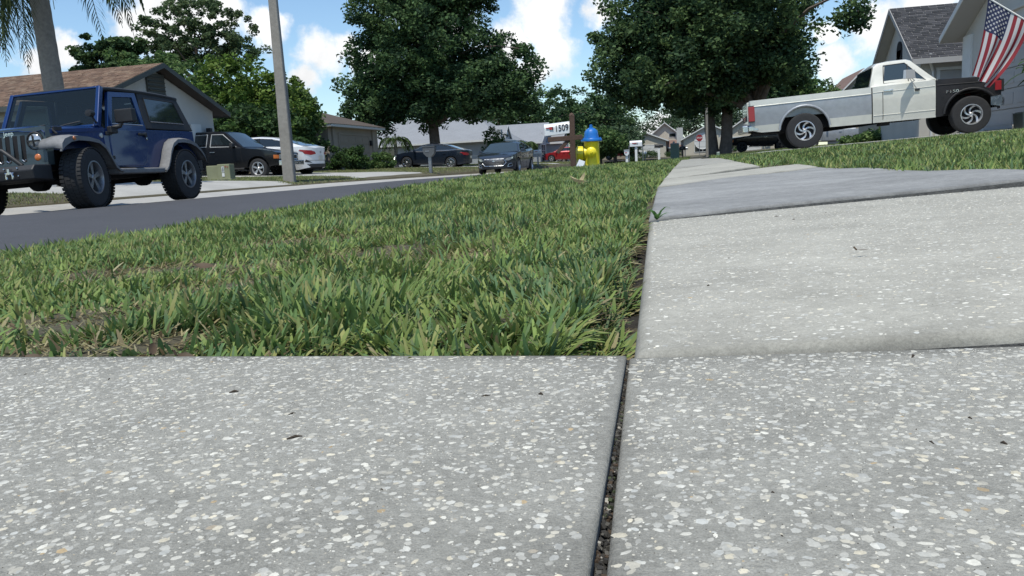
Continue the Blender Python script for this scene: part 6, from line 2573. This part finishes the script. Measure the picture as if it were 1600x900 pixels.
def dry_leaf(label, loc, L_, w, mt, rot, curl=.5):
    mb = MB()
    rows = []
    for i in range(9):
        t = i / 8
        ww = w * sin(pi * min(1, t * .93 + .05)) ** .8
        z = curl * L_ * .5 * (t - .5) ** 2 * 4 * .4
        rows.append([((t - .5) * L_, -ww, z + ww * curl * .9), ((t - .5) * L_, 0, z), ((t - .5) * L_, ww, z + ww * curl * .7)])
    mb.grid(rows)
    mb.tube([(-.5 * L_, 0, rows[0][1][2]), (-.68 * L_, .004, rows[0][1][2] + .004)], .0012, 5)
    o = mb.build('dry_leaf', mt, None, smooth=60, loc=loc)
    o.rotation_euler = rot
    tag(o, label, 'leaf')


dry_leaf('pale yellow curled dry leaf lying on top of the turf in front of the hydrant', (-.57, 4.05, .235), .10, .02, MT['straw_leaf'], (.3, -.3, 2.6), .9)
dry_leaf('second pale dry leaf curl standing beside the yellow one', (-.54, 4.08, .245), .07, .012, MT['straw_leaf'], (.5, -1.0, .6), .8)
dry_leaf('brown dead leaf caught in the thin middle of the verge turf', (-.80, 1.19, .196), .034, .008, MT['dry_leaf'], (.5, .1, .1))
dry_leaf('small brown leaf standing on edge at the concrete apron rim', (-.555, .716, .168), .017, .005, MT['dry_leaf'], (.9, -.6, 1.9))
dry_leaf('wide brown dead leaf at the left end of the apron rim', (-.71, .722, .156), .020, .006, MT['dry_leaf'], (.5, .1, .1))
dry_leaf('brown curled leaf half under the blades at the apron rim', (-.52, .722, .158), .018, .005, MT['dry_leaf'], (.7, .2, .5))
dry_leaf('grey-brown leaf scrap lying flat on the pale slab', (.235, 1.21, .194), .016, .0035, MT['dry_leaf'], (0, 0, .1), .2)

# ------------------------------------------------------------------ turf


def vnoise(x, y, s, seed):
    r_ = np.random.default_rng(seed)
    out = np.zeros_like(x)
    for k in range(7):
        a = r_.uniform(0, 2 * pi)
        f = s * r_.uniform(.5, 1.9)
        out += np.sin((x * cos(a) + y * sin(a)) * f + r_.uniform(0, 6))
    return out / 3.2


PAL_G = np.array([(0.112, 0.179, 0.050), (0.152, 0.227, 0.064), (0.119, 0.195, 0.068), (0.190, 0.259, 0.074), (0.108, 0.179, 0.081), (0.223, 0.275, 0.081), (0.270, 0.278, 0.101)])
PAL_D = np.array([(.30, .26, .14), (.24, .195, .105), (.36, .32, .19), (.14, .105, .06), (.22, .22, .09)])


def blades(name, x, y, z, Ln, Wd, parent, seed, lod=2, dead=.12, lean=(.15, 1.1), gain=1.0, label=None, flatdead=False, tint=(1, 1, 1)):
    r_ = np.random.default_rng(seed)
    n = len(x)
    # shared clump directions
    cell = .045 if lod == 2 else .12
    cx, cy = np.floor(x / cell), np.floor(y / cell)
    hsh = np.sin(cx * 12.9898 + cy * 78.233) * 43758.5453
    hsh = hsh - np.floor(hsh)
    h2 = np.sin(cx * 39.3 + cy * 11.1) * 9631.7
    h2 = h2 - np.floor(h2)
    az = hsh * 2 * pi + r_.normal(size=n) * .9
    th0 = lean[0] + np.abs(r_.normal(size=n)) * .28
    th1 = r_.uniform(.1, lean[1], n) * (.5 + h2)
    L_ = Ln * r_.uniform(.5, 1.3, n) * (.75 + .5 * h2) * (1 + .16 * vnoise(x, y, 9., 14)) * (1 - .35 * np.clip(thin(x, y), 0, 1) if lod == 2 else 1)
    w = Wd * r_.uniform(.6, 1.25, n)
    isd = r_.random(n) < (dead if np.isscalar(dead) else dead)
    th0 = np.where(isd, th0 + r_.uniform(.2, 1.0, n), th0)
    dx, dy = np.cos(az), np.sin(az)
    tw = r_.uniform(-.7, .7, n)
    wx, wy = -np.sin(az + tw), np.cos(az + tw)
    S = [0, .38, .74, 1.] if lod == 2 else ([0, .55, 1.] if lod == 1 else [0, 1.])
    ww = [.7, 1.0, .92, .42] if lod == 2 else ([.85, 1., .0] if lod == 1 else [1., 0.])
    P_ = []
    px, py, pz = x.copy(), y.copy(), z.copy()
    prev = 0
    for i, s in enumerate(S):
        th = np.clip(th0 + th1 * s, 0, 1.7)
        d = (s - prev) * L_
        px = px + dx * np.sin(th) * d
        py = py + dy * np.sin(th) * d
        pz = pz + np.cos(th) * d
        prev = s
        hw = w * ww[i] * .5
        if ww[i] > 0:
            P_.append(np.stack([px - wx * hw, py - wy * hw, pz], 1))
            P_.append(np.stack([px + wx * hw, py + wy * hw, pz + hw * .25], 1))
        else:
            P_.append(np.stack([px, py, pz], 1))
    V = np.stack(P_, 1)
    k = V.shape[1]
    base = np.arange(n)[:, None] * k
    if lod == 2:
        F = [[0, 1, 3, 2], [2, 3, 5, 4], [4, 5, 7, 6]]
    elif lod == 1:
        F = [[0, 1, 3, 2], [2, 3, 4]]
    else:
        F = [[0, 1, 2]]
    lp = np.concatenate([base + np.array(f)[None, :] for f in F], 1).ravel()
    sz = np.tile([len(f) for f in F], n)
    gi = r_.integers(0, len(PAL_G), n)
    patch = vnoise(x, y, 5., 3)
    gi = np.where(r_.random(n) < .35, np.clip((patch * 1.6 + 3).astype(int), 0, 6), gi)
    c = PAL_G[gi]
    c = np.where(isd[:, None], PAL_D[r_.integers(0, len(PAL_D), n)], c)
    c = c * r_.uniform(.78, 1.42, n)[:, None] * gain * np.array(tint)
    # straw coloured cut tips on some blades, paler bases
    C = np.repeat(c[:, None, :], k, axis=1)
    tipm = r_.random(n) < .28
    C[tipm, -1] = C[tipm, -1] * .4 + np.array((.30, .26, .13)) * .6
    if lod == 2:
        C[tipm, -2] = C[tipm, -1]
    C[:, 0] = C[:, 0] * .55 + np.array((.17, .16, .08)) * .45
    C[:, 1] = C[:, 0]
    o = np_obj(name, V.reshape(-1, 3), lp, sz, MT['blade'], parent, cols=C.reshape(-1, 3))
    tag(o, label, 'grass' if label else None, kind='stuff')
    return o


def scatter(n, x0, x1, y0, y1, seed, flt=None):
    r_ = np.random.default_rng(seed)
    x, y = r_.uniform(x0, x1, n), r_.uniform(y0, y1, n)
    if flt is not None:
        m = flt(x, y)
        x, y = x[m], y[m]
    return x, y


xr_edge = lambda y: np.interp(y, [.7, 2.2, 4.4, 8, 12, 90], [-.057, -.115, -.181, -.187, -.14, -.14]) - np.interp(y, [.7, .9, 3, 6], [.020, .036, .034, .022])
inview = lambda x, y: (x > -.98 * y - .35)


def verge_f(x, y):
    return (x < xr_edge(y) + .02 * np.sin(y * 23)) & inview(x, y)


PATCHES = [(-.91, .99, .13), (-.77, .77, .10), (-.85, 1.29, .12), (-1.29, 1.62, .22), (-.73, 1.82, .17), (-.52, 1.62, .11), (-.95, 1.6, .13), (-.65, .84, .08), (-.36, .715, .06), (-.58, .70, .07), (-1.2, 2.3, .25), (-1.9, 2.4, .2)]


def thin(x, y):
    """where the turf is thin and straw shows"""
    t = .55 * vnoise(x, y, 5.0, 9) - .15
    for (px_, py_, pr_) in PATCHES:
        t = np.maximum(t, 1.7 * np.exp(-((x - px_) ** 2 + (y - py_) ** 2) / pr_ ** 2) + .15 * vnoise(x, y, 22., 8))
    return t
r_ = np.random.default_rng(77)
# near verge
x, y = scatter(78000, -2.4, -.07, .712, 2.6, 1, verge_f)
x2, y2 = scatter(15000, -1.7, -.08, .712, 1.3, 101, verge_f)
ye = RNG.uniform(.715, 2.6, 9000)
xe = xr_edge(ye) - RNG.uniform(-.004, .07, 9000)
x, y = np.concatenate([x, x2, xe]), np.concatenate([y, y2, ye])
keep = r_.random(len(x)) < np.clip(1.12 - .75 * np.clip(thin(x, y), 0, 1.3) + 2 * (x > xr_edge(y) - .06), .1, 1)
x, y = x[keep], y[keep]
dd = np.clip(.19 + .40 * np.clip(thin(x, y), 0, 1.5), 0, .7)
edge_dead = np.clip(1 - (xr_edge(y) - x) / .05, 0, 1)
dd = np.clip(dd + .25 * edge_dead, 0, .85)
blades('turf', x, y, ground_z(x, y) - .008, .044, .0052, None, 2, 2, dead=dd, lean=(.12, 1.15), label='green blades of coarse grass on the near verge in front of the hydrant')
# thatch: dead straw lying in the thin places
x, y = scatter(30000, -2.4, -.08, .712, 2.8, 3, lambda x, y: verge_f(x, y))
xp = np.concatenate([RNG.normal(p[0], p[2] * .75, int(60000 * p[2] ** 2 + 500)) for p in PATCHES])
yp = np.concatenate([RNG.normal(p[1], p[2] * .75, int(60000 * p[2] ** 2 + 500)) for p in PATCHES])
mk = verge_f(xp, yp) & (yp > .712)
x, y = np.concatenate([x, xp[mk]]), np.concatenate([y, yp[mk]])
keep = r_.random(len(x)) < np.clip(.3 + .8 * thin(x, y), .12, 1)
x, y = x[keep], y[keep]
blades('thatch', x, y, ground_z(x, y) - .002, .036, .0028, None, 4, 1, dead=1.0, lean=(.55, .9), label='dead straw thatch showing between the near verge grass blades')
# dead fringe over the trench beside the walk
y = r_.uniform(.72, 7, 4500) ** 1.0
x = xr_edge(y) + r_.uniform(-.025, .008, len(y))
blades('edge_thatch', x, y, ground_z(np.minimum(x, -.14), y) - .012, .024, .0026, None, 5, 2, gain=.7, dead=.7, lean=(.5, .9), label='brown clipped grass edge overhanging the soil beside the sidewalk')
# middle verge
x, y = scatter(70000, -2.64, -.1, 2.5, 6.5, 6, verge_f)
dd = np.clip(.14 + .25 * np.clip(thin(x, y), 0, 1.5), 0, .5)
blades('turf', x, y, ground_z(x, y) - .006, .05, .0085, None, 7, 1, dead=dd, lean=(.1, 1.0), label='green verge grass of the middle stretch below the road')
x, y = scatter(68000, -2.64, -.08, 6.4, 17.2, 8, verge_f)
blades('turf', x, y, ground_z(x, y) - .005, .055, .013, None, 9, 1, dead=.16, lean=(.1, .8), label='green verge grass around the hydrant and numbered mailbox')
x, y = scatter(30000, -2.64, -.08, 24.3, 80, 10, None)
blades('turf', x, y, ground_z(x, y) - .005, .07, .035, None, 11, 0, dead=.12, lean=(.1, .4), label='verge grass beyond the near driveway crossing')


# lawn right of the walk
def lawn_edge(y):
    return np.interp(y, EDGE_Y, EDGE_X)


lawn_f = lambda x, y: (x > lawn_edge(y) + .015 * np.sin(y * 19)) & (x < .48 * y + 2.2)
x, y = scatter(85000, .4, 5.5, 1.6, 6.5, 12, lawn_f)
blades('lawn', x, y, ground_z(x, y) - .006 + .0 * x, .052, .0085, None, 13, 1, dead=.16, lean=(.1, 1.0), label='green lawn grass along the right side of the sidewalk')
x, y = scatter(85000, .36, 9.5, 6.4, 17.35, 14, lawn_f)
blades('lawn', x, y, ground_z(x, y) - .005, .055, .013, None, 15, 1, dead=.13, lean=(.1, .8), label='green lawn grass between the sidewalk and the two-tone pickup')
x, y = scatter(40000, 1.05, 16, 24.3, 62, 16, lambda x, y: (x < .45 * y + 1) & ~((x > 6.9) & (y < 33)))
blades('lawn', x, y, ground_z(x, y) - .005, .075, .035, None, 17, 0, dead=.12, lean=(.1, .4), label='lawn grass beyond the driveway of the two-tone pickup')
y = r_.uniform(1.7, 12, 9000)
x = lawn_edge(y) + r_.uniform(-.02, .03, len(y))
blades('edge_thatch', x, y, ground_z(x + .1, y) - .02, .035, .005, None, 18, 1, dead=.6, lean=(.4, .8), label='clipped brownish lawn edge against the right side of the sidewalk')


# across the street
def far_f(x, y):
    dr = ((y > 12.6) & (y < 19.6)) | ((y > 24.8) & (y < 31.2)) | ((y > 46.1) & (y < 51.7)) | ((y > 63.8) & (y < 67.2)) | ((y > 82.3) & (y < 88.2))
    return ~dr
x, y = scatter(45000, -14.5, -10.34, 5, 25, 120, far_f)
blades('far_grass', x, y, ground_z(x, y) - .004, .055, .016, None, 121, 0, dead=.25, lean=(.1, .5), gain=.9, label='mown grass strip behind the parked blue off-roader and around the utility pole')
x, y = scatter(40000, -17, -10.34, 19, 46, 20, far_f)
blades('far_grass', x, y, ground_z(x, y) - .004, .055, .022, None, 21, 0, dead=.22, lean=(.1, .5), gain=.95, tint=(1.05, .95, 1.), label='dull green mown grass strip along the far side of the street')
x, y = scatter(40000, -20, -10.34, 46, 100, 22, far_f)
blades('far_grass', x, y, ground_z(x, y) - .004, .07, .05, None, 23, 0, dead=.2, lean=(.1, .4), gain=.95, tint=(1.05, .95, 1.), label='distant mown grass in front of the grey-roofed houses')

# little weed growing out of the slab joint
root = thing('weed', 'small green weed sprouting from the slab joint at the turf edge', 'weed', (-.092, 2.17, .17))
for k in range(9):
    mb = MB()
    a = k * 2.4
    l = .022 + .012 * (k % 3)
    mb.col = (.08, .17, .05)
    mb.grid([[(cos(a) * l * t - sin(a) * w_ * .006 * sin(pi * min(1, t + .1)), sin(a) * l * t + cos(a) * w_ * .006 * sin(pi * min(1, t + .1)), .004 + l * (1.1 * t - .8 * t * t) * (1 + k % 2)) for w_ in (-1, 0, 1)] for t in (0, .3, .6, .85, 1)])
    mb.build('leaf', MT['leaf'], root, smooth=60)
